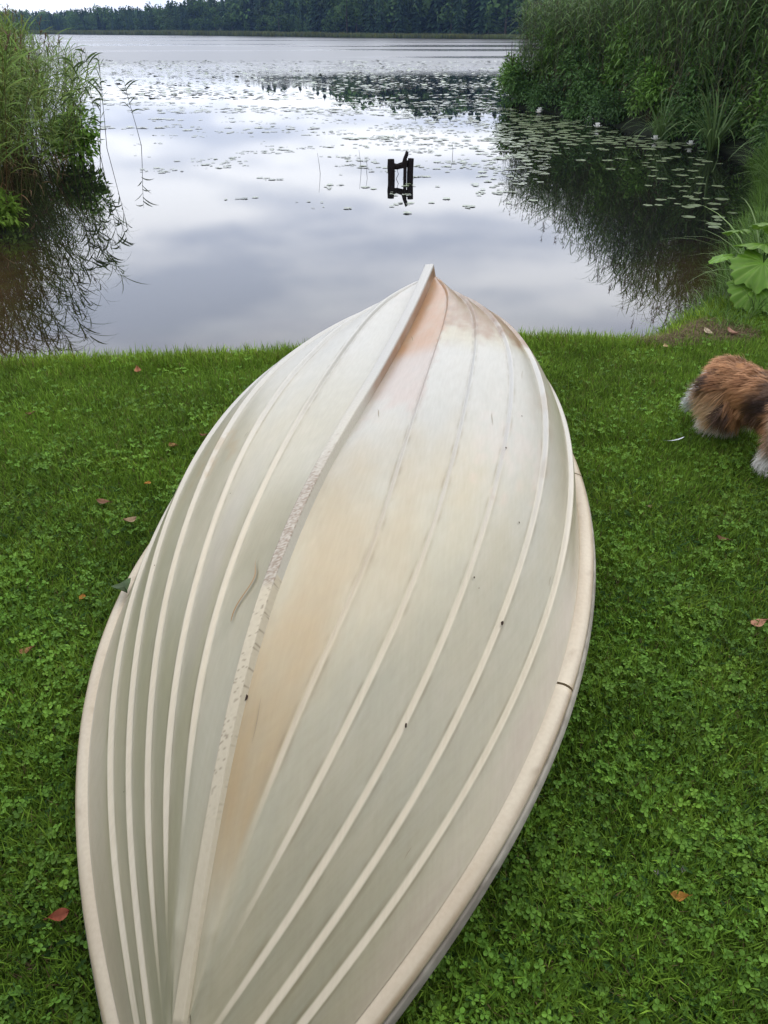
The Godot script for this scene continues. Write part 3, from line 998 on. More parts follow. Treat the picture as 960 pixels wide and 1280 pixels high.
	for a in 1001:
		var t := a / 1000.0
		var q := strake(0, t)
		path.append([Vector2(q.x, q.z), t])
	for k in range(1, 31):
		var f := k / 30.0
		var z := 0.559 - f * 0.516
		path.append([Vector2(BOAT_LEN - BOW_RAKE * z, z), 1.0 + f])
	var km := MB.new()
	var prof := [[-0.5, -1.6], [-0.5, -0.30], [-0.46, -0.10], [-0.40, -0.02], [-0.24, 0.0], [-0.08, 0.0], [0.08, 0.0], [0.24, 0.0], [0.40, -0.02], [0.46, -0.10], [0.5, -0.30], [0.5, -1.6]]
	var np := prof.size()
	for k in path.size():
		var a: Vector2 = path[max(k - 2, 0)][0]
		var b: Vector2 = path[min(k + 2, path.size() - 1)][0]
		var d := (b - a).normalized()
		var nrm := Vector2(-d.y, d.x)
		var t: float = path[k][1]
		var tc := clampf(t, 0, 1)
		var w := lerpf(0.019, 0.050, tc)
		var hh := keel_height(tc)
		for m in prof.size():
			var q: Vector2 = path[k][0] + nrm * (prof[m][1] * hh)
			var col := Color(0.49, 0.455, 0.37).lerp(Color(0.44, 0.43, 0.39), sstep(0.4, 0.6, t))
			var sp1 := noise2.get_noise_2d(t * 420.0, m * 1.6)
			var sp2 := noise.get_noise_2d(t * 60.0, m * 0.7 + 9.0)
			if t < 0.21:
				col = Color(0.53, 0.465, 0.33)
				col = blend(col, Color(0.22, 0.17, 0.11), sstep(0.36, 0.5, sp1) * 0.85 * sstep(0.06, 0.1, t))
			if t > 0.19 and t < 0.40 and m > 1 and m < np - 2:
				var wear := sstep(0.195, 0.205, t) * (1.0 - sstep(0.30, 0.39, t + sp2 * 0.06))
				var bare := Color(0.24, 0.175, 0.115).lerp(Color(0.47, 0.42, 0.34), clampf(0.5 + sp1 * 1.5, 0, 1))
				col = blend(col, bare, wear)
			if t > 0.45 and m >= np - 2:
				col = blend(col, Color(0.27, 0.155, 0.08), sstep(0.45, 0.58, t) * (1.0 + noise.get_noise_2d(t * 14.0, 3.0) * 0.4))
			var flare := 1.0 + (0.55 * (1.0 - sstep(0.2, 0.5, tc)) if m == 0 or m == np - 1 else 0.0)
			km.p(Vector3(prof[m][0] * w * flare, q.y, -q.x), col)
	for k in path.size() - 1:
		for m in prof.size() - 1:
			var i0 := k * np + m
			km.quad(i0, i0 + 1, i0 + np + 1, i0 + np)
	put(km.done(true), "keel", chalk, boat)
	# --- gunwale rim, in lengths with open joints
	for seg in [[1, 0.0, 0.2572], [1, 0.2588, 0.4900], [1, 0.4916, 1.0], [-1, 0.0, 0.448], [-1, 0.4495, 1.0]]:
		rim(boat, seg[0], seg[1], seg[2], "gunwale_rim", [[-0.042, 0.006], [-0.034, 0.010], [-0.020, 0.010], [-0.009, 0.006], [-0.002, 0.0], [0.0, -0.005], [0.0, -0.010], [-0.005, -0.013], [-0.040, -0.012]], chalk, true)
	rim(boat, 1, 0.004, 0.996, "wooden_rail", [[-0.044, -0.016], [0.000, -0.016], [0.004, -0.019], [0.006, -0.036], [0.003, -0.040], [-0.044, -0.040]], vmat(0.85, 0.3), false)
	rim(boat, -1, 0.004, 0.996, "wooden_rail", [[-0.044, -0.016], [0.000, -0.016], [0.004, -0.019], [0.006, -0.036], [0.003, -0.040], [-0.044, -0.040]], vmat(0.85, 0.3), false)
	# --- thwarts inside, seen only from below
	var th := MB.new()
	for s in [1.2, 2.0, 2.8]:
		th.box(Transform3D(Basis(), Vector3(0, 0.33, -s)), Vector3(0.86 if s < 2.5 else 0.7, 0.02, 0.2), Color(0.2, 0.15, 0.1))
	put(th.done(), "thwarts", vmat(0.8), boat).set_meta("kind", "stuff")
	# --- a long scrape, small chips and specks
	var ch := MB.new()
	rng.seed = 9
	for k in 14:
		var t := r(0.06, 0.8)
		var side := 1 if rng.randf() < 0.72 else -1
		var j := rng.randi_range(1, 5)
		chip(ch, t, j + (r(-0.02, 0.04) if rng.randf() < 0.6 else r(0.1, 0.9)), side, r(0.001, 0.0024), Color(0.06, 0.045, 0.03))
	for c in [[0.262, 4.03, 1, 0.0042], [0.164, 3.02, 1, 0.0034], [0.42, 3.02, 1, 0.003], [0.13, 0.02, 1, 0.005]]:
		chip(ch, c[0], c[1], c[2], c[3], Color(0.05, 0.035, 0.025))
	for k in 9:
		var t0 := r(0.08, 0.8)
		var side := 1 if rng.randf() < 0.7 else -1
		var u0 := r(0.3, 5.6)
		var l := r(0.006, 0.03)
		var sl := r(-0.5, 0.5)
		var pa := -1
		var pb := -1
		for q in 5:
			var f := q / 4.0
			var t := t0 + l * f
			var u := u0 + sl * l * 12.0 * f + 0.01 * sin(f * 5.0 + k)
			var w := 0.0055 * sin(PI * clampf(f * 0.9 + 0.05, 0, 1))
			var ia := ch.p(hull_point(t, u - w, side, 0.0018), Color(0.28, 0.23, 0.16))
			var ib := ch.p(hull_point(t, u + w, side, 0.0018), Color(0.28, 0.23, 0.16))
			if pa >= 0:
				ch.quad(pa, ia, ib, pb)
			pa = ia
			pb = ib
	put(ch.done(), "chips", vmat(0.9, 0.2), boat).set_meta("kind", "stuff")
	var sc := MB.new()
	var la := -1
	var lb := -1
	for k in 40:
		var f := k / 39.0
		var t := lerpf(0.185, 0.245, f)
		var u := 0.55 - 0.35 * sin(f * 2.2) * 0.5 + 0.06 * sin(f * 9.0)
		var w := 0.004 * sin(PI * clampf(f * 0.92 + 0.06, 0, 1)) * (1.3 - f)
		var a := hull_point(t, u - w * 6.0, -1, 0.0016)
		var b := hull_point(t, u + w * 6.0, -1, 0.0016)
		var col := Color(0.36, 0.19, 0.08).lerp(Color(0.42, 0.33, 0.22), f)
		var ia := sc.p(a, col)
		var ib := sc.p(b, col)
		if la >= 0:
			sc.quad(la, ia, ib, lb)
		la = ia
		lb = ib
	put(sc.done(), "scrape", vmat(0.9, 0.2), boat).set_meta("label", "long brown scrape beside the keel")

func hull_point(t: float, u: float, side: int, lift: float) -> Vector3:
	var j := clampi(int(u), 0, 5)
	var q := u - j
	var P := []
	for k in [j - 1, j, j + 1, j + 2]:
		var p := strake(clampi(k, 0, 6), t)
		if k <= 0:
			p.y = 0.012 if k == 0 else -0.1
			p.z -= keel_height(t) + 0.002
		P.append(p)
	var pos: Vector3 = P[1].cubic_interpolate(P[2], P[0], P[3], q)
	var tang: Vector3 = P[2] - P[1]
	var nrm := Vector2(-tang.z, tang.y).normalized()
	var off := lift + (0.0125 * (1.0 - q) if j > 0 else 0.0)
	return Vector3((pos.y + nrm.x * off) * side, pos.z + nrm.y * off, -pos.x)

func chip(m: MB, t: float, u: float, side: int, size: float, col: Color) -> void:
	var c := hull_point(t, u, side, 0.0022)
	var ex := (hull_point(t + 0.01, u, side, 0.0022) - c).normalized()
	var ey := (hull_point(t, u + 0.05, side, 0.0022) - c).normalized()
	var ctr := m.p(c, col)
	var ring := []
	for k in 7:
		var a := TAU * k / 7.0
		var rr := size * r(0.55, 1.2)
		ring.append(m.p(c + ex * cos(a) * rr * 1.5 + ey * sin(a) * rr, col))
	for k in 7:
		m.tri(ctr, ring[k], ring[(k + 1) % 7])

func rim(boat: Node3D, side: int, t0: float, t1: float, called: String, prof: Array, mat: Material, cream: bool) -> void:
	var m := MB.new()
	var n := maxi(8, int((t1 - t0) * 220))
	var w := prof.size()
	for a in n + 1:
		var t := lerpf(t0, t1, float(a) / n)
		var p := strake(6, t)
		var d := strake(6, minf(t + 0.004, 1.0)) - strake(6, maxf(t - 0.004, 0.0))
		var out := Vector2(d.x, d.y).normalized()
		out = Vector2(-out.y, out.x)          # (along, out)
		var ends_in := sstep(0.0, 0.03, t) * (1.0 - sstep(0.97, 1.0, t))
		for b in w:
			var o: float = prof[b][0]
			var q := Vector2(p.x, p.y) + out * o * lerpf(0.4, 1.0, ends_in)
			q.y = maxf(q.y, 0.0)
			var n1 := noise.get_noise_2d(t * 9.0 + side * 5.0, b * 0.3)
			var n2 := noise2.get_noise_2d(t * 300.0, b * 1.3 + side * 9.0)
			var col: Color
			if cream:
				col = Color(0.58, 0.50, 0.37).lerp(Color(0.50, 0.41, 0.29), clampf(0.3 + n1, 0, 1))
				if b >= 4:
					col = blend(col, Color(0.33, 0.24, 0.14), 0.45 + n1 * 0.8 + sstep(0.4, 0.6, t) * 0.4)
				col = blend(col, Color(0.25, 0.17, 0.10), sstep(0.46, 0.6, n2) * 0.4)
			else:
				col = Color(0.44, 0.40, 0.33).lerp(Color(0.24, 0.21, 0.17), clampf(0.4 + n2 + n1, 0, 1))
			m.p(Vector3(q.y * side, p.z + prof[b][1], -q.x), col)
	for a in n:
		for b in w:
			var k := a * w + b
			var k2 := a * w + (b + 1) % w
			if side > 0:
				m.quad(k, k2, k2 + w, k + w)
			else:
				m.quad(k, k + w, k2 + w, k2)
	for a in [0, n]:
		for b in range(1, w - 1):
			m.tri(a * w, a * w + b, a * w + b + 1)
	put(m.done(true), called, mat, boat)

# ------------------------------------------------------------------ the lawn
func build_lawn() -> void:
	var leafm := vmat(0.68, 0.25, 0.45)
	# clumps of short mown blades
	var clumps := []
	for s in 4:
		rng.seed = 2000 + s
		var m := MB.new()
		for k in 24:
			var t := r(0, TAU)
			var lean := r(0.1, 1.3)
			var g := r(0.65, 1.4)
			var dry := rng.randf() < 0.11
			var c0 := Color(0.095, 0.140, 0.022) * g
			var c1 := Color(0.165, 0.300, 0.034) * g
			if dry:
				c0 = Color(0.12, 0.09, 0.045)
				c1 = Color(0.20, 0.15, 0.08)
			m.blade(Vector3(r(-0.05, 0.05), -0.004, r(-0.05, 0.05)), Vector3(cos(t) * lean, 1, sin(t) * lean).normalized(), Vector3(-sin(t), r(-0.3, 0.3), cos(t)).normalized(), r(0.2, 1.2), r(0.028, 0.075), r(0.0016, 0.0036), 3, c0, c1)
		clumps.append(m.done())
	# clover and small broad leaves
	var clovers := []
	for s in 3:
		rng.seed = 2100 + s
		var m := MB.new()
		for k in 13:
			var c := Vector3(r(-0.05, 0.05), r(0.010, 0.046), r(-0.05, 0.05))
			var g := r(0.65, 1.35)
			var yaw := r(0, TAU)
			var tilt := Vector3(r(-0.8, 0.8), 1, r(-0.8, 0.8)).normalized()
			for f in 3:
				var a := yaw + TAU * f / 3.0
				leaflet(m, c, Vector3(cos(a), 0, sin(a)), tilt, r(0.0045, 0.0095), Color(0.105, 0.220, 0.028) * g)
		clovers.append(m.done())
	var weeds := []
	for s in 3:
		rng.seed = 2200 + s
		var m := MB.new()
		for k in 7:
			var a := TAU * k / 7.0 + r(-0.3, 0.3)
			var g := r(0.7, 1.3)
			var d := Vector3(cos(a), r(0.15, 0.7), sin(a)).normalized()
			leaflet(m, Vector3(r(-0.02, 0.02), r(0.008, 0.03), r(-0.02, 0.02)), d, Vector3(r(-0.3, 0.3), 1, r(-0.3, 0.3)).normalized(), r(0.009, 0.019), Color(0.100, 0.225, 0.030) * g)
		weeds.append(m.done())
	var yarrow := MB.new()
	rng.seed = 2301
	for k in 6:
		var a := r(0, TAU)
		var base := Vector3(r(-0.02, 0.02), 0, r(-0.02, 0.02))
		var d := Vector3(cos(a), r(0.4, 1.2), sin(a)).normalized()
		for q in 8:
			var at := base + d * 0.009 * q
			for sgn in [-1, 1]:
				yarrow.blade(at, (d * 0.5 + Vector3(-sin(a), 0.1, cos(a)) * sgn).normalized(), d.cross(Vector3(-sin(a), 0, cos(a))).normalized(), 0.3, 0.016 * (1.0 - q * 0.08), 0.0035, 2, Color(0.045, 0.10, 0.03), Color(0.06, 0.135, 0.035))
	var gl := [[[], []], [[], []], [[], []], [[], []]]
	var cl := [[[], []], [[], []], [[], []]]
	var wl := [[[], []], [[], []], [[], []]]
	var yl := [[], []]
	rng.seed = 66
	for k in 86000:
		var zf := 0.15 + 4.9 * pow(rng.randf(), 0.85)
		var half := 0.75 + zf * 0.62
		var x := r(-half, half)
		var d := inland(x, zf)
		if d < 0.05 + 0.09 * noise2.get_noise_2d(x * 5.0, zf * 2.0):
			continue
		var big := noise.get_noise_2d(x * 0.9, zf * 0.9)
		var fine := noise2.get_noise_2d(x * 4.0, zf * 4.0)
		if Vector2((x - 1.78) / 0.36, (zf - 4.42) / 0.22).length() < 1.0 + fine and rng.randf() < 0.8:
			continue
		var y := height(d, x, zf) + (0.032 if d > 0.4 else 0.012) * noise.get_noise_2d(x * 0.8, zf * 0.8)
		var at := Vector3(x, y, -zf)
		var near := sstep(3.2, 1.2, zf)
		var edge := 1.0 - sstep(0.05, 0.5, d)
		var g := 0.95 + 0.35 * big + 0.25 * fine + r(-0.3, 0.3)
		var tint := Color(g * (1.0 + 0.28 * edge + 0.25 * maxf(fine, 0)), g * (1.0 + 0.12 * edge), g * 0.95)
		var weedy := fine + 0.35 * near - 0.15 * sstep(3, 4.2, zf)
		var pick := rng.randf()
		if pick < 0.70:
			if fine < -0.34 and near > 0.3 and rng.randf() < 0.5:
				continue
			var c := rng.randi() % 4
			gl[c][0].append(turned(at, r(0, TAU), r(-0.12, 0.12), Vector3(1, 1, 1) * r(0.8, 1.25) * (1.0 + 0.55 * edge)))
			gl[c][1].append(tint)
		elif pick < 0.70 + 0.25 * clampf(0.30 + weedy * 1.3, 0.06, 1.0):
			if zf < 3.6 or rng.randf() < 0.8:
				var c := rng.randi() % 3
				cl[c][0].append(turned(at, r(0, TAU), 0, Vector3.ONE * r(0.8, 1.35)))
				cl[c][1].append(tint)
		elif pick < 0.93:
			if weedy > 0.1 and rng.randf() < 0.6:
				var c := rng.randi() % 3
				wl[c][0].append(turned(at, r(0, TAU), 0, Vector3.ONE * r(0.7, 1.35)))
				wl[c][1].append(tint)
		elif near > 0.2:
			yl[0].append(turned(at, r(0, TAU), 0, Vector3.ONE * r(0.8, 1.3)))
			yl[1].append(tint)
	for k in 4:
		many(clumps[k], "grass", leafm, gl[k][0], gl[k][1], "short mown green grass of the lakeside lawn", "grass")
	for k in 3:
		many(clovers[k], "clover", vmat(0.6, 0.32, 0.45), cl[k][0], cl[k][1], "clover leaves growing through the lawn", "clover")
		many(weeds[k], "lawn_weeds", vmat(0.6, 0.32, 0.45), wl[k][0], wl[k][1], "small broad leaved weeds growing in the lawn", "weeds")
	many(yarrow.done(), "yarrow_leaves", leafm, yl[0], yl[1], "feathery yarrow leaves in the lawn near the boat", "weeds")
	# dry grass patch on the right by the water
	var dry := MB.new()
	rng.seed = 2400
	for k in 20:
		var t := r(0, TAU)
		var g := r(0.6, 1.3)
		dry.blade(Vector3(r(-0.04, 0.04), 0.004, r(-0.04, 0.04)), Vector3(cos(t), r(0.1, 0.6), sin(t)).normalized(), Vector3(-sin(t), 0, cos(t)), 0.7, r(0.03, 0.07), 0.003, 3, Color(0.12, 0.085, 0.05) * g, Color(0.21, 0.155, 0.095) * g)
	var dw := []
	var dt := []
	for k in 700:
		var a2 := r(0, TAU)
		var zq := r(0.4, 3.6)
		var xq := r(-0.7 - zq * 0.6, 0.7 + zq * 0.6)
		if noise2.get_noise_2d(xq * 4.0, zq * 4.0) > -0.22:
			continue
		dw.append(turned(Vector3(xq, 0.012 + 0.032 * noise.get_noise_2d(xq * 0.8, zq * 0.8), -zq), a2, 0, Vector3.ONE * r(0.5, 0.9)))
		var gq := r(0.4, 0.8)
		dt.append(Color(gq, gq, gq))
	for k in 520:
		var a := r(0, TAU)
		var q := sqrt(rng.randf())
		var x := 1.78 + cos(a) * q * 0.40
		var zf := 4.42 + sin(a) * q * 0.25
		dw.append(turned(Vector3(x, 0.034 + height(inland(x, zf), x, zf), -zf), r(0, TAU)))
		var g := r(0.6, 1.1)
		dt.append(Color(g, g, g))
	many(dry.done(), "dry_grass", vmat(0.85, 0.2, 0.2), dw, dt, "dead brown grass on the lawn, thickest in a patch near the right bank", "dry grass")

func leaflet(m: MB, c: Vector3, d: Vector3, up: Vector3, l: float, col: Color) -> void:
	var dir := (d - up * d.dot(up) * 0.6).normalized()
	var side := up.cross(dir).normalized()
	var n := dir.cross(side)
	if n.y < 0:
		n = -n
	var a := m.p(c, col * 0.85)
	var b := m.p(c + dir * l * 0.5 + side * l * 0.48 + n * l * 0.14, col)
	var e := m.p(c + dir * l * 1.0 + side * l * 0.36 + n * l * 0.10, col * 1.06)
	var f := m.p(c + dir * l * 1.12, col * 1.1)
	var g := m.p(c + dir * l * 1.0 - side * l * 0.36 + n * l * 0.10, col * 1.06)
	var h := m.p(c + dir * l * 0.5 - side * l * 0.48 + n * l * 0.14, col)
	m.tri(a, b, e)
	m.tri(a, e, f)
	m.tri(a, f, g)
	m.tri(a, g, h)

# ------------------------------------------------------------------ the dog
func build_dog() -> void:
	# own frame: x forward (nose), y up, z to the dog's right; paws on y = 0
	var bones := []
	var B := func(a: Vector3, b: Vector3, ra: float, rb: float, k := 0.03) -> void: bones.append([a, b, ra, rb, k])
	B.call(Vector3(0.0, 0.285, 0), Vector3(0.17, 0.280, 0), 0.078, 0.075)       # loin
	B.call(Vector3(0.17, 0.275, 0), Vector3(0.36, 0.265, 0), 0.080, 0.095)      # ribs
	B.call(Vector3(0.36, 0.25, 0), Vector3(0.42, 0.265, 0), 0.092, 0.075)       # chest
	B.call(Vector3(0.40, 0.30, 0), Vector3(0.52, 0.40, 0), 0.066, 0.052)        # neck
	B.call(Vector3(0.53, 0.425, 0), Vector3(0.57, 0.425, 0), 0.052, 0.048)      # skull
	B.call(Vector3(0.58, 0.412, 0), Vector3(0.68, 0.395, 0), 0.034, 0.018)      # muzzle
	B.call(Vector3(-0.01, 0.30, 0), Vector3(-0.05, 0.27, 0), 0.06, 0.035)       # croup
	for s in [-1.0, 1.0]:
		B.call(Vector3(0.0, 0.25, 0.06 * s), Vector3(0.065, 0.165, 0.065 * s), 0.066, 0.042)
		B.call(Vector3(0.065, 0.165, 0.065 * s), Vector3(-0.045, 0.095, 0.06 * s), 0.038, 0.020)
		B.call(Vector3(-0.045, 0.095, 0.06 * s), Vector3(-0.03, 0.022, 0.06 * s), 0.017, 0.016, 0.015)
		B.call(Vector3(-0.03, 0.018, 0.06 * s), Vector3(0.012, 0.014, 0.06 * s), 0.018, 0.015, 0.015)
		var f := -0.05 if s > 0 else 0.06
		var o := 0.03 if s > 0 else 0.0
		B.call(Vector3(0.37, 0.25, 0.065 * s), Vector3(0.34 + f * 0.3, 0.15, 0.07 * s), 0.055, 0.030)
		B.call(Vector3(0.34 + f * 0.3, 0.15, 0.07 * s), Vector3(0.36 + f, 0.06, (0.075 + o) * s), 0.026, 0.020)
		B.call(Vector3(0.36 + f, 0.06, (0.075 + o) * s), Vector3(0.36 + f, 0.02, (0.08 + o) * s), 0.020, 0.020, 0.015)
		B.call(Vector3(0.365 + f, 0.018, (0.08 + o) * s), Vector3(0.40 + f, 0.014, (0.08 + o) * s), 0.023, 0.018, 0.015)
		B.call(Vector3(0.535, 0.455, 0.035 * s), Vector3(0.53, 0.505, 0.045 * s), 0.018, 0.006, 0.015)
	var tail := [Vector3(-0.05, 0.275, 0), Vector3(-0.09, 0.23, 0.01), Vector3(-0.115, 0.17, 0.025), Vector3(-0.12, 0.15, 0.05), Vector3(-0.12, 0.165, 0.075)]
	for k in 4:
		B.call(tail[k], tail[k + 1], 0.022 - 0.003 * k, 0.019 - 0.003 * k, 0.02)
	var body := surface_net(bones, Vector3(-0.28, -0.01, -0.17), Vector3(0.72, 0.55, 0.17), 0.012)
	var dog := thing("dog", "small long haired brown and white dog walking towards the right edge of the frame", "dog")
	var hip := Vector3(1.5, 0.0, -3.05)
	var heading := Vector3(0.47, 0, 0.88).normalized()
	var rightside := heading.cross(Vector3.UP)
	dog.transform = Transform3D(Basis(heading, Vector3.UP, rightside), hip)
	var skin := vmat(0.8, 0.2)
	put(body.done(true), "body", skin, dog)
	# coat: tapered locks that follow the body backwards and down
	rng.seed = 88
	var fur := MB.new()
	var areas := PackedFloat32Array()
	var total := 0.0
	for k in range(0, body.i.size(), 3):
		total += (body.v[body.i[k + 1]] - body.v[body.i[k]]).cross(body.v[body.i[k + 2]] - body.v[body.i[k]]).length()
		areas.append(total)
	for q in 48000:
		var k := areas.bsearch(rng.randf() * total) * 3
		k = mini(k, body.i.size() - 3)
		var a := rng.randf()
		var b := rng.randf() * (1.0 - a)
		var p0 := body.v[body.i[k]]
		var p1 := body.v[body.i[k + 1]]
		var p2 := body.v[body.i[k + 2]]
		var pos := p0 + (p1 - p0) * a + (p2 - p0) * b
		var nrm := (p2 - p0).cross(p1 - p0).normalized()
		var leg := pos.y < 0.12 and pos.x > -0.1
		var flow := Vector3(-1.0, -0.45, 0)
		var l := r(0.04, 0.075)
		if pos.x < 0.06 and pos.y > 0.1 and pos.y < 0.27:          # breeches
			flow = Vector3(-0.75, -0.9, 0)
			l = r(0.055, 0.1)
		if pos.x < -0.07:                                         # tail
			flow = Vector3(-0.9, -0.6, 0.2)
			l = r(0.04, 0.07)
		if pos.x > 0.30 and pos.x < 0.55 and pos.y > 0.14:        # ruff
			flow = Vector3(-0.7, -0.75, 0)
			l = r(0.05, 0.08)
		if pos.y < 0.24 and pos.x > 0.06 and pos.x < 0.36 and not leg:     # belly
			flow = Vector3(-0.35, -1, 0)
			l = r(0.04, 0.07)
		if leg:
			flow = Vector3(-0.4, -0.9, 0)
			l = r(0.018, 0.035) if pos.y < 0.05 else r(0.025, 0.055)
			if pos.y < 0.03:
				flow = Vector3(0.2, -0.3, 0)
				l = 0.012
		if pos.x > 0.56:
			l = 0.015
		var dir := (flow.normalized() + nrm * r(0.25, 0.6) + Vector3(r(-0.25, 0.25), r(-0.2, 0.25), r(-0.3, 0.3))).normalized()
		var wave := noise2.get_noise_3d(pos.x * 14.0, pos.y * 14.0, pos.z * 14.0)
		dir = (dir + Vector3(0, wave * 0.9, wave * 1.1)).normalized()
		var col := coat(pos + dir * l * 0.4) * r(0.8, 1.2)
		var side := dir.cross(nrm).normalized()
		var w := r(0.0009, 0.0022)
		var mid := pos + dir * l * 0.55 + nrm * 0.003
		var tip := pos + dir * l + Vector3.DOWN * l * 0.18
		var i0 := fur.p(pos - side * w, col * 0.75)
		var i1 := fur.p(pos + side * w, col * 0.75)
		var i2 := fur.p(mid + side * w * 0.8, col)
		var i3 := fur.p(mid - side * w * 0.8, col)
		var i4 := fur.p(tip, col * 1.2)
		fur.quad(i0, i1, i2, i3)
		fur.tri(i3, i2, i4)
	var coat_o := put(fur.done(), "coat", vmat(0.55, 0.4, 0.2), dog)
	coat_o.set_meta("kind", "stuff")
	# face
	for s in [-1.0, 1.0]:
		var e := SphereMesh.new()
		e.radius = 0.009
		e.height = 0.018
		var em := StandardMaterial3D.new()
		em.albedo_color = Color(0.03, 0.02, 0.015)
		em.roughness = 0.15
		put(e, "eye", em, dog).position = Vector3(0.600, 0.440, 0.028 * s)
	var nose := SphereMesh.new()
	nose.radius = 0.012
	nose.height = 0.02
	var nm := StandardMaterial3D.new()
	nm.albedo_color = Color(0.03, 0.03, 0.03)
	nm.roughness = 0.35
	put(nose, "nose", nm, dog).position = Vector3(0.698, 0.398, 0)

func coat(p: Vector3) -> Color:
	var n := noise.get_noise_3d(p.x * 9.0, p.y * 9.0, p.z * 9.0)
	var brown := Color(0.33, 0.155, 0.070)
	var tan_c := Color(0.58, 0.39, 0.22)
	var dark := Color(0.055, 0.035, 0.030)
	var white := Color(0.76, 0.73, 0.68)
	var col := brown.lerp(Color(0.52, 0.27, 0.13), clampf(0.5 + n * 1.6, 0, 1))
	col = blend(col, dark, sstep(0.02, 0.34, noise2.get_noise_3d(p.x * 6.0 + 2.0, p.y * 9.0, p.z * 6.0)) * 0.85)
	col = blend(col, dark, 0.8 * (1.0 - sstep(0.03, 0.07, absf(p.x - 0.20 - 0.2 * (p.y - 0.2)))) * sstep(0.12, 0.22, p.y))
	if p.x < 0.04:
		col = blend(col, tan_c, sstep(0.29, 0.17, p.y) * 0.9)
		col = blend(col, Color(0.56, 0.44, 0.30), sstep(0.02, -0.05, p.x) * sstep(0.24, 0.15, p.y))
	if p.x < -0.09 and p.z > 0.03:
		col = blend(col, Color(0.66, 0.67, 0.66), sstep(0.02, 0.04, p.z))
	if p.x > 0.28 and p.x < 0.56:
		col = blend(col, Color(0.52, 0.38, 0.27), sstep(0.27, 0.33, p.x) * 0.75)
		col = blend(col, white, sstep(0.34, 0.40, p.x) * sstep(0.36, 0.26, p.y))
	if p.y < 0.12:
		col = blend(col, white, sstep(0.135, 0.09, p.y))
	if p.x > 0.62:
		col = blend(col, white, 0.6)
	return col

func surface_net(bones: Array, lo: Vector3, hi: Vector3, cell: float) -> MB:
	var nx := int((hi.x - lo.x) / cell) + 1
	var ny := int((hi.y - lo.y) / cell) + 1
	var nz := int((hi.z - lo.z) / cell) + 1
	var f := PackedFloat32Array()
	f.resize(nx * ny * nz)
	f.fill(1.0)
	for b in bones:
		var a: Vector3 = b[0]
		var d: Vector3 = b[1] - b[0]
		var ra: float = b[2]
		var rb: float = b[3]
		var kk: float = b[4]
		var l2 := maxf(d.length_squared(), 1e-8)
		var m := maxf(ra, rb) + kk + cell * 3.0
		var mn := a.min(b[1]) - Vector3.ONE * m - lo
		var mx := a.max(b[1]) + Vector3.ONE * m - lo
		for iz in range(maxi(0, int(mn.z / cell)), mini(nz, int(mx.z / cell) + 2)):
			for iy in range(maxi(0, int(mn.y / cell)), mini(ny, int(mx.y / cell) + 2)):
				for ix in range(maxi(0, int(mn.x / cell)), mini(nx, int(mx.x / cell) + 2)):
					var p := lo + Vector3(ix, iy, iz) * cell
					var t := clampf((p - a).dot(d) / l2, 0, 1)
					var e := p.distance_to(a + d * t) - lerpf(ra, rb, t)
					var k := (iz * ny + iy) * nx + ix
					var o := f[k]
					var h := clampf(0.5 + 0.5 * (o - e) / kk, 0, 1)
					f[k] = lerpf(o, e, h) - kk * h * (1.0 - h) if o < 0.9 else minf(o, e)
	var m2 := MB.new()
	var id := PackedInt32Array()
	id.resize(nx * ny * nz)
	id.fill(-1)
	for iz in nz - 1:
		for iy in ny - 1:
			for ix in nx - 1:
				var s := Vector3.ZERO
				var n := 0
				var base := (iz * ny + iy) * nx + ix
				for e in [[0, 1], [0, 2], [0, 4], [1, 3], [1, 5], [2, 3], [2, 6], [4, 5], [4, 6], [3, 7], [5, 7], [6, 7]]:
					var c0: int = e[0]
					var c1: int = e[1]
					var v0 := f[base + (c0 & 1) + ((c0 >> 1) & 1) * nx + (c0 >> 2) * nx * ny]
					var v1 := f[base + (c1 & 1) + ((c1 >> 1) & 1) * nx + (c1 >> 2) * nx * ny]
					if (v0 < 0.0) != (v1 < 0.0):
						var t := v0 / (v0 - v1)
						var q0 := Vector3(c0 & 1, (c0 >> 1) & 1, c0 >> 2)
						var q1 := Vector3(c1 & 1, (c1 >> 1) & 1, c1 >> 2)
						s += q0.lerp(q1, t)
						n += 1
				if n:
					var p := lo + (Vector3(ix, iy, iz) + s / n) * cell
					id[base] = m2.p(p, coat(p) * 0.8)
	for iz in range(1, nz - 1):
		for iy in range(1, ny - 1):
			for ix in range(1, nx - 1):
				var base := (iz * ny + iy) * nx + ix
				var v0 := f[base]
				for ax in 3:
					var st: int = [1, nx, nx * ny][ax]
					var v1 := f[base + st]
					if (v0 < 0.0) == (v1 < 0.0):
						continue
					var u: int = [nx, nx * ny, 1][ax]
					var w: int = [nx * ny, 1, nx][ax]
					var a := id[base]
					var b := id[base - u]
					var c := id[base - u - w]
					var d := id[base - w]
					if a < 0 or b < 0 or c < 0 or d < 0:
						continue
					if v0 < 0.0:
						m2.quad(a, d, c, b)
					else:
						m2.quad(a, b, c, d)
	return m2

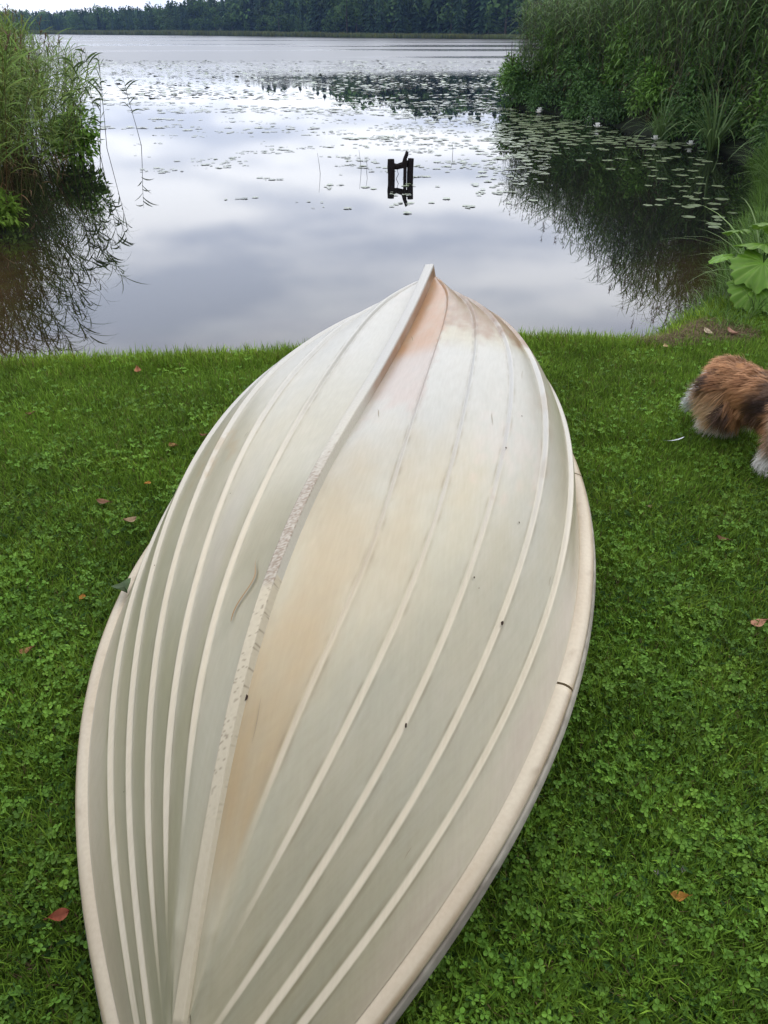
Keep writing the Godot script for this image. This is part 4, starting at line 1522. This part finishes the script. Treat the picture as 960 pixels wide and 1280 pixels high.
# ------------------------------------------------------------------ on the water
func build_water_things() -> void:
	# old wooden posts
	var wood := vmat(0.9, 0.25)
	var black := Color(0.016, 0.014, 0.013)
	var p := thing("mooring_frame", "black rotten wooden frame of an old jetty standing in the water", "post", Vector3(0.215, WATER, -11.1))
	var bm := func(called: String, pts: Array, rad: Array, sides: int) -> void:
		var m := MB.new()
		m.tube(pts, rad, sides, black)
		put(m.done(), called, wood, p)
	bm.call("post", [Vector3(-0.115, -0.5, 0), Vector3(-0.115, 0.06, 0), Vector3(-0.12, 0.15, 0.004), Vector3(-0.122, 0.245, 0)], [0.056, 0.05, 0.054, 0.046], 8)
	bm.call("post", [Vector3(0.135, -0.5, 0.01), Vector3(0.137, 0.1, 0.01), Vector3(0.145, 0.255, 0.01)], [0.048, 0.045, 0.042], 8)
	bm.call("post", [Vector3(0.065, -0.5, 0.05), Vector3(0.066, 0.14, 0.05), Vector3(0.07, 0.25, 0.05)], [0.022, 0.024, 0.024], 6)
	bm.call("cross_beam", [Vector3(-0.14, 0.165, -0.02), Vector3(-0.04, 0.15, -0.02), Vector3(0.04, 0.172, -0.02), Vector3(0.16, 0.20, -0.02)], [0.042, 0.038, 0.042, 0.048], 7)
	bm.call("stake", [Vector3(0.03, 0.14, 0.03), Vector3(0.065, 0.255, 0.03), Vector3(0.085, 0.30, 0.03), Vector3(0.09, 0.33, 0.03), Vector3(0.082, 0.35, 0.03)], [0.022, 0.026, 0.026, 0.022, 0.006], 7)
	bm.call("twig", [Vector3(-0.05, 0.0, 0.0), Vector3(-0.02, 0.06, 0.0), Vector3(-0.035, 0.1, 0), Vector3(-0.005, 0.17, 0)], [0.004, 0.004, 0.003, 0.003], 4)
	# lily pads
	var padm := vmat(0.22, 0.65, 0.1)
	var pads := []
	for s in 3:
		rng.seed = 3000 + s
		var m := MB.new()
		var c := m.p(Vector3(0, 0.002, 0), Color(0.24, 0.29, 0.17))
		var ring := []
		var n := 20
		var cup := r(0.0, 0.03)
		for k in n:
			var a := lerpf(0.16, TAU - 0.16, float(k) / (n - 1))
			var rr := 1.0 + 0.05 * sin(a * 3.0 + s) + r(-0.02, 0.02)
			ring.append(m.p(Vector3(cos(a) * rr, cup + 0.02 * sin(a * 4.0 + s), sin(a) * rr), Color(0.20, 0.25, 0.14)))
		for k in n - 1:
			m.tri(c, ring[k], ring[k + 1])
		pads.append(m.done())
	# zones: [centre x, ahead, spread x, spread ahead, how many, smallest, largest, label]
	var zones := [
		[3.55, 17.6, 0.75, 1.9, 80, 0.09, 0.16, "pale lily pad in the dense raft beside the right bank's shrubs"],
		[2.55, 15.4, 0.7, 2.2, 62, 0.05, 0.14, "lily pad in the raft at the edge of the right bank's dark reflection"],
		[4.75, 15.0, 0.6, 0.6, 34, 0.08, 0.15, "lily pad in the strip along the foot of the right bank"],
		[4.2, 12.0, 0.75, 1.6, 34, 0.04, 0.10, "scattered small lily pad on the dark reflection of the right bank"],
		[3.7, 9.2, 0.55, 1.2, 22, 0.05, 0.09, "small lily pad in the nearest scatter before the right bank"],
		[0.55, 9.9, 0.6, 0.9, 12, 0.03, 0.06, "faint lily pad floating near the black wooden frame"],
		[1.6, 12.5, 0.7, 2.2, 46, 0.035, 0.075, "thin lily pad in open water right of the black wooden frame"]]
	var made := 0
	var prev := []
	for zn in zones:
		rng.seed = 3100 + made
		var left_: int = zn[4]
		var tries := 0
		while left_ > 0 and tries < 3000:
			tries += 1
			var x: float = zn[0] + rng.randfn() * zn[2] * 0.6
			var zf: float = zn[1] + rng.randfn() * zn[3] * 0.6
			var s: float = r(zn[5], zn[6]) * 0.92
			if inland(x, zf) > -0.12:
				continue
			var clash := false
			for q in prev:
				if Vector2(x, zf).distance_to(Vector2(q.x, q.y)) < (s + q.z) * 0.9:
					clash = true
					break
			if clash:
				continue
			prev.append(Vector3(x, zf, s))
			left_ -= 1
			made += 1
			var o := put(pads[rng.randi() % 3], "lily_pad", padm)
			o.transform = turned(Vector3(x, WATER + 0.006 + r(0.0, 0.004), -zf), r(0, TAU), r(-0.03, 0.03), Vector3(s, s, s * r(0.8, 1.0)))
			tag(o, zn[7], "lily pad", zn[7].replace("lily pad", "lily pads"))
	var where := []
	var tint := []
	rng.seed = 3300
	while where.size() < 4200:
		var zf := 12.0 + 46.0 * pow(rng.randf(), 0.9)
		var x := r(-0.36, 0.2) * zf
		if zf < 17.0 and x < -0.9:
			continue
		if inland(x, zf) > -0.3:
			continue
		var band := noise.get_noise_2d(x * 0.16, zf * 0.5)
		var dens := sstep(-0.05, 0.35, band + 0.25 * sstep(16.0, 26.0, zf) - 0.2 * sstep(2.0, -4.0, x) * sstep(24.0, 18.0, zf))
		if rng.randf() > dens:
			continue
		var s := r(0.05, 0.11)
		where.append(turned(Vector3(x, WATER + 0.006 + r(0, 0.006) + (r(0.0, 0.05) if zf > 26.0 else 0.0), -zf), r(0, TAU), r(-0.22, 0.22) * sstep(18.0, 30.0, zf), Vector3(s, s, s)))
		var g := r(0.4, 0.9)
		tint.append(Color(g, g, g * 0.9))
	many(pads[1], "lily_pads", padm, where, tint, "wide fields of lily pads floating across the middle of the lake", "lily pads")
	where = []
	tint = []
	rng.seed = 3400
	while where.size() < 1500:
		var zf := 9.0 + 14.0 * rng.randf()
		var x := r(-0.3, 0.2) * zf
		if inland(x, zf) > -0.3 or noise.get_noise_2d(x * 0.55 + 20.0, zf * 0.9) < 0.06 + 0.22 * sstep(13.0, 9.0, zf) + 0.2 * sstep(0.0, -3.0, x):
			continue
		var s := r(0.018, 0.052)
		where.append(turned(Vector3(x, WATER + 0.004 + r(0, 0.003), -zf), r(0, TAU), r(-0.04, 0.04), Vector3(s * r(0.5, 1.2), s, s)))
		var g := r(0.35, 0.9)
		tint.append(Color(g, g, g * 0.85))
	many(pads[2], "floating_leaves", padm, where, tint, "small floating leaves strewn over the middle of the bay", "water plants")
	# white water lilies
	var petal := MB.new()
	petal.tri(petal.p(Vector3(0, 0, 0), Color(0.75, 0.76, 0.68)), petal.p(Vector3(0.016, 0.03, 0.028), Color(0.8, 0.8, 0.78)), petal.p(Vector3(0.008, 0.06, 0.055), Color(0.82, 0.82, 0.8)))
	petal.tri(0, 2, petal.p(Vector3(-0.008, 0.06, 0.055), Color(0.82, 0.82, 0.8)))
	petal.tri(0, 3, petal.p(Vector3(-0.016, 0.03, 0.028), Color(0.8, 0.8, 0.78)))
	var pm := petal.done()
	for s in [[3.80, 20.9, 1.15, "white water lily nearest the tip of the right bank"], [4.05, 20.5, 1.0, "white water lily second from the tip of the right bank"], [4.85, 18.7, 1.05, "white water lily close against the shrubs in the middle"], [4.9, 18.9, 0.85, "small white water lily touching the one against the shrubs"], [4.35, 17.3, 1.1, "white water lily in the raft of pads left of the sedge"], [5.25, 15.2, 1.0, "white water lily at the foot of the drooping sedge"], [5.3, 14.5, 0.9, "white water lily at the near end of the bank strip"]]:
		if inland(s[0], s[1]) > -0.1:
			s[0] -= 0.35
		var t := thing("water_lily", s[3], "flower", Vector3(s[0], WATER + 0.012, -s[1]), "white water lilies along the right bank")
		t.scale = Vector3.ONE * s[2] * 1.15
		for ring in 2:
			for k in 8:
				var o := put(pm, "petal", vmat(0.6, 0.4, 0.3), t)
				o.transform = Transform3D(Basis(Vector3.UP, TAU * (k + 0.5 * ring) / 8.0) * Basis(Vector3.RIGHT, 0.35 - 0.6 * ring), Vector3(0, 0.004, 0))
		var core := SphereMesh.new()
		core.radius = 0.014
		core.height = 0.022
		core.radial_segments = 8
		core.rings = 5
		var cm := StandardMaterial3D.new()
		cm.albedo_color = Color(0.85, 0.65, 0.15)
		put(core, "stamens", cm, t).position = Vector3(0, 0.02, 0)
	# thin dead stems poking out
	var stem := MB.new()
	stem.tube([Vector3(0, -0.05, 0), Vector3(0.01, 0.1, 0), Vector3(-0.01, 0.22, 0)], [0.004, 0.003, 0.002], 4, Color(0.05, 0.05, 0.04))
	var smesh := stem.done()
	rng.seed = 3500
	var places := [[-0.9, 11.6, "left"], [-0.33, 11.9, "second"], [-0.25, 11.7, "third"], [1.1, 13.4, "right"]]
	var words_ := {"left": "thin dead stem standing in the water well left of the wooden frame", "second": "thin bent stem poking out just left of the wooden frame", "third": "thin stem leaning right beside the bent one near the wooden frame", "right": "thin dark stem in the water right of the wooden frame"}
	for s in places:
		var o := put(smesh, "dead_stem", wood)
		o.transform = turned(Vector3(s[0], WATER, -s[1]), r(0, TAU), 0.1, Vector3(1, r(0.7, 1.2), 1))
		tag(o, words_[s[2]], "stem", "dead stems in open water")

# ------------------------------------------------------------------ small things on the lawn and the boat
func fallen_leaf(x: float, zf: float, size: float, col: Color, curl: float, label: String) -> void:
	var m := MB.new()
	var n := 6
	var rows := []
	for k in n + 1:
		var f := float(k) / n
		var w := sin(PI * pow(f, 0.8)) * 0.34 + 0.01
		var z := (f - 0.5)
		var y := curl * (f - 0.5) * (f - 0.5) * 1.6
		var a := m.p(Vector3(-w, y + curl * 0.3, z) * size, col * r(0.75, 1.1))
		var b := m.p(Vector3(0, y, z) * size, col * 0.7)
		var c := m.p(Vector3(w, y + curl * 0.25, z) * size, col * r(0.85, 1.25))
		rows.append([a, b, c])
	for k in n:
		m.quad(rows[k][0], rows[k][1], rows[k + 1][1], rows[k + 1][0])
		m.quad(rows[k][1], rows[k][2], rows[k + 1][2], rows[k + 1][1])
	m.tube([Vector3(0, curl * 0.4, 0.5) * size, Vector3(0.05, curl * 0.5, 0.72) * size], [0.0012, 0.0008], 4, col * 0.6)
	var o := put(m.done(), "fallen_leaf", vmat(0.7, 0.3, 0.2))
	o.transform = turned(Vector3(x, 0.050 + height(inland(x, zf), x, zf), -zf), r(0, TAU), r(-0.3, 0.3))
	tag(o, label, "leaf", "fallen leaves on the lawn")

func on_lawn(px: float, py: float) -> Vector2:   # where a sight line of the survey meets the lawn
	var th := deg_to_rad(32.39)
	var dx := (px - 480.0) / 949.0
	var dy := (640.0 - py) / 949.0
	var s := 1.515 / -(-sin(th) + dy * cos(th))
	return Vector2(dx * s, (cos(th) + dy * sin(th)) * s)

func build_small_things() -> void:
	rng.seed = 4000
	var brown := Color(0.20, 0.10, 0.055)
	var pale := Color(0.36, 0.25, 0.15)
	var orange := Color(0.42, 0.19, 0.035)
	for L in [[173, 467, 0.05, Color(0.40, 0.17, 0.09), "reddish fallen leaf near the water on the left lawn"], [218, 562, 0.05, Color(0.34, 0.16, 0.08), "brown curled leaf on the left lawn midway along the bow"], [255, 549, 0.035, brown, "small brown leaf close to the hull on the left lawn"], [130, 632, 0.05, brown, "dark brown curled leaf well left of the boat"], [163, 656, 0.05, pale, "pale dry leaf beside the left hull"], [185, 609, 0.035, orange, "orange leaf scrap beside the left hull"], [36, 820, 0.04, Color(0.40, 0.20, 0.10), "reddish brown leaf near the left edge of the lawn"], [104, 752, 0.03, orange, "small orange leaf left of the gunwale with the green leaf"], [40, 522, 0.04, brown, "brown leaf at the far left of the lawn"], [76, 1150, 0.04, Color(0.22, 0.06, 0.03), "dark red leaf by the left gunwale near the camera"], [946, 784, 0.05, Color(0.48, 0.24, 0.15), "pinkish brown leaf at the right edge of the lawn"], [848, 1127, 0.035, Color(0.46, 0.22, 0.05), "orange oval leaf on the weeds at lower right"], [901, 680, 0.04, brown, "dark curled leaf below the dog on the right lawn"], [810, 638, 0.03, pale, "small tan leaf on the right lawn beside the hull"], [913, 420, 0.07, Color(0.44, 0.25, 0.18), "pinkish dead leaf on the dry patch near the right bank"], [884, 419, 0.07, Color(0.50, 0.40, 0.28), "pale curled dead leaf on the dry patch near the right bank"], [831, 436, 0.04, Color(0.5, 0.36, 0.18), "small yellowish leaf at the near side of the dry patch"]]:
		var q := on_lawn(L[0], L[1])
		fallen_leaf(q.x, q.y, L[2], L[3], r(0.25, 0.7), L[4])
	# the green leaf caught on the boat's left gunwale
	var m := MB.new()
	var g := Color(0.05, 0.085, 0.025)
	for k in 5:
		var f := k / 4.0
		var w := 0.03 * sin(PI * clampf(f * 0.9 + 0.08, 0, 1))
		m.p(Vector3(-w, 0.010 + 0.018 * f * (1 - f) * 4, f * 0.06), g)
		m.p(Vector3(0, 0.004 + 0.022 * f * (1 - f) * 4, f * 0.06), g * 0.8)
		m.p(Vector3(w, 0.012 + 0.018 * f * (1 - f) * 4, f * 0.06), g * 1.3)
	for k in 4:
		for b in 2:
			var i0 := k * 3 + b
			m.quad(i0, i0 + 1, i0 + 4, i0 + 3)
	var o := put(m.done(), "green_leaf", vmat(0.5, 0.4, 0.3))
	o.transform = turned(Vector3(-0.765, 0.186, -1.74), 0.7, -0.2)
	tag(o, "crumpled green leaf caught on the boat's left gunwale", "leaf")
	# white feather
	var fm := MB.new()
	var prev_a := -1
	var prev_b := -1
	for k in 9:
		var f := k / 8.0
		var a := lerpf(-0.9, 0.9, f)
		var c := Vector3(sin(a) * 0.05, 0.004 + 0.035 * f, cos(a) * 0.055)
		var w := 0.012 * sin(PI * clampf(f * 0.85 + 0.1, 0, 1))
		var out := Vector3(sin(a), 0.3, cos(a)).normalized()
		var ia := fm.p(c - out * w, Color(0.68, 0.7, 0.72))
		var ib := fm.p(c + out * w, Color(0.72, 0.74, 0.76))
		if prev_a >= 0:
			fm.quad(prev_a, prev_b, ib, ia)
		prev_a = ia
		prev_b = ib
	var fe := put(fm.done(), "feather", vmat(0.8, 0.3, 0.3))
	var fq := on_lawn(842, 553)
	fe.transform = turned(Vector3(fq.x, 0.048, -fq.y), -0.5)
	tag(fe, "small curved white feather lying on the lawn left of the dog", "feather")
	# a few white clover heads
	rng.seed = 4100
	var head := MB.new()
	for k in 40:
		var d := Vector3(rng.randfn(), absf(rng.randfn()) + 0.2, rng.randfn()).normalized()
		head.blade(Vector3(0, 0.04, 0), d, d.cross(Vector3(0.3, 0.2, 1)).normalized(), 0.2, 0.010, 0.003, 2, Color(0.45, 0.42, 0.34), Color(0.75, 0.72, 0.68))
	head.tube([Vector3(0, 0, 0), Vector3(0.003, 0.04, 0)], [0.001, 0.001], 4, Color(0.08, 0.13, 0.04))
	var hm := head.done()
	for c in [[820, 1093, "white clover flower among the weeds at lower right"], [853, 1089, "small white clover flower right of another at lower right"]]:
		var q := on_lawn(c[0], c[1])
		var h := put(hm, "clover_flower", vmat(0.7, 0.3, 0.2))
		h.transform = turned(Vector3(q.x, 0.0, -q.y), r(0, TAU))
		tag(h, c[2], "flower", "clover flowers in the lawn")
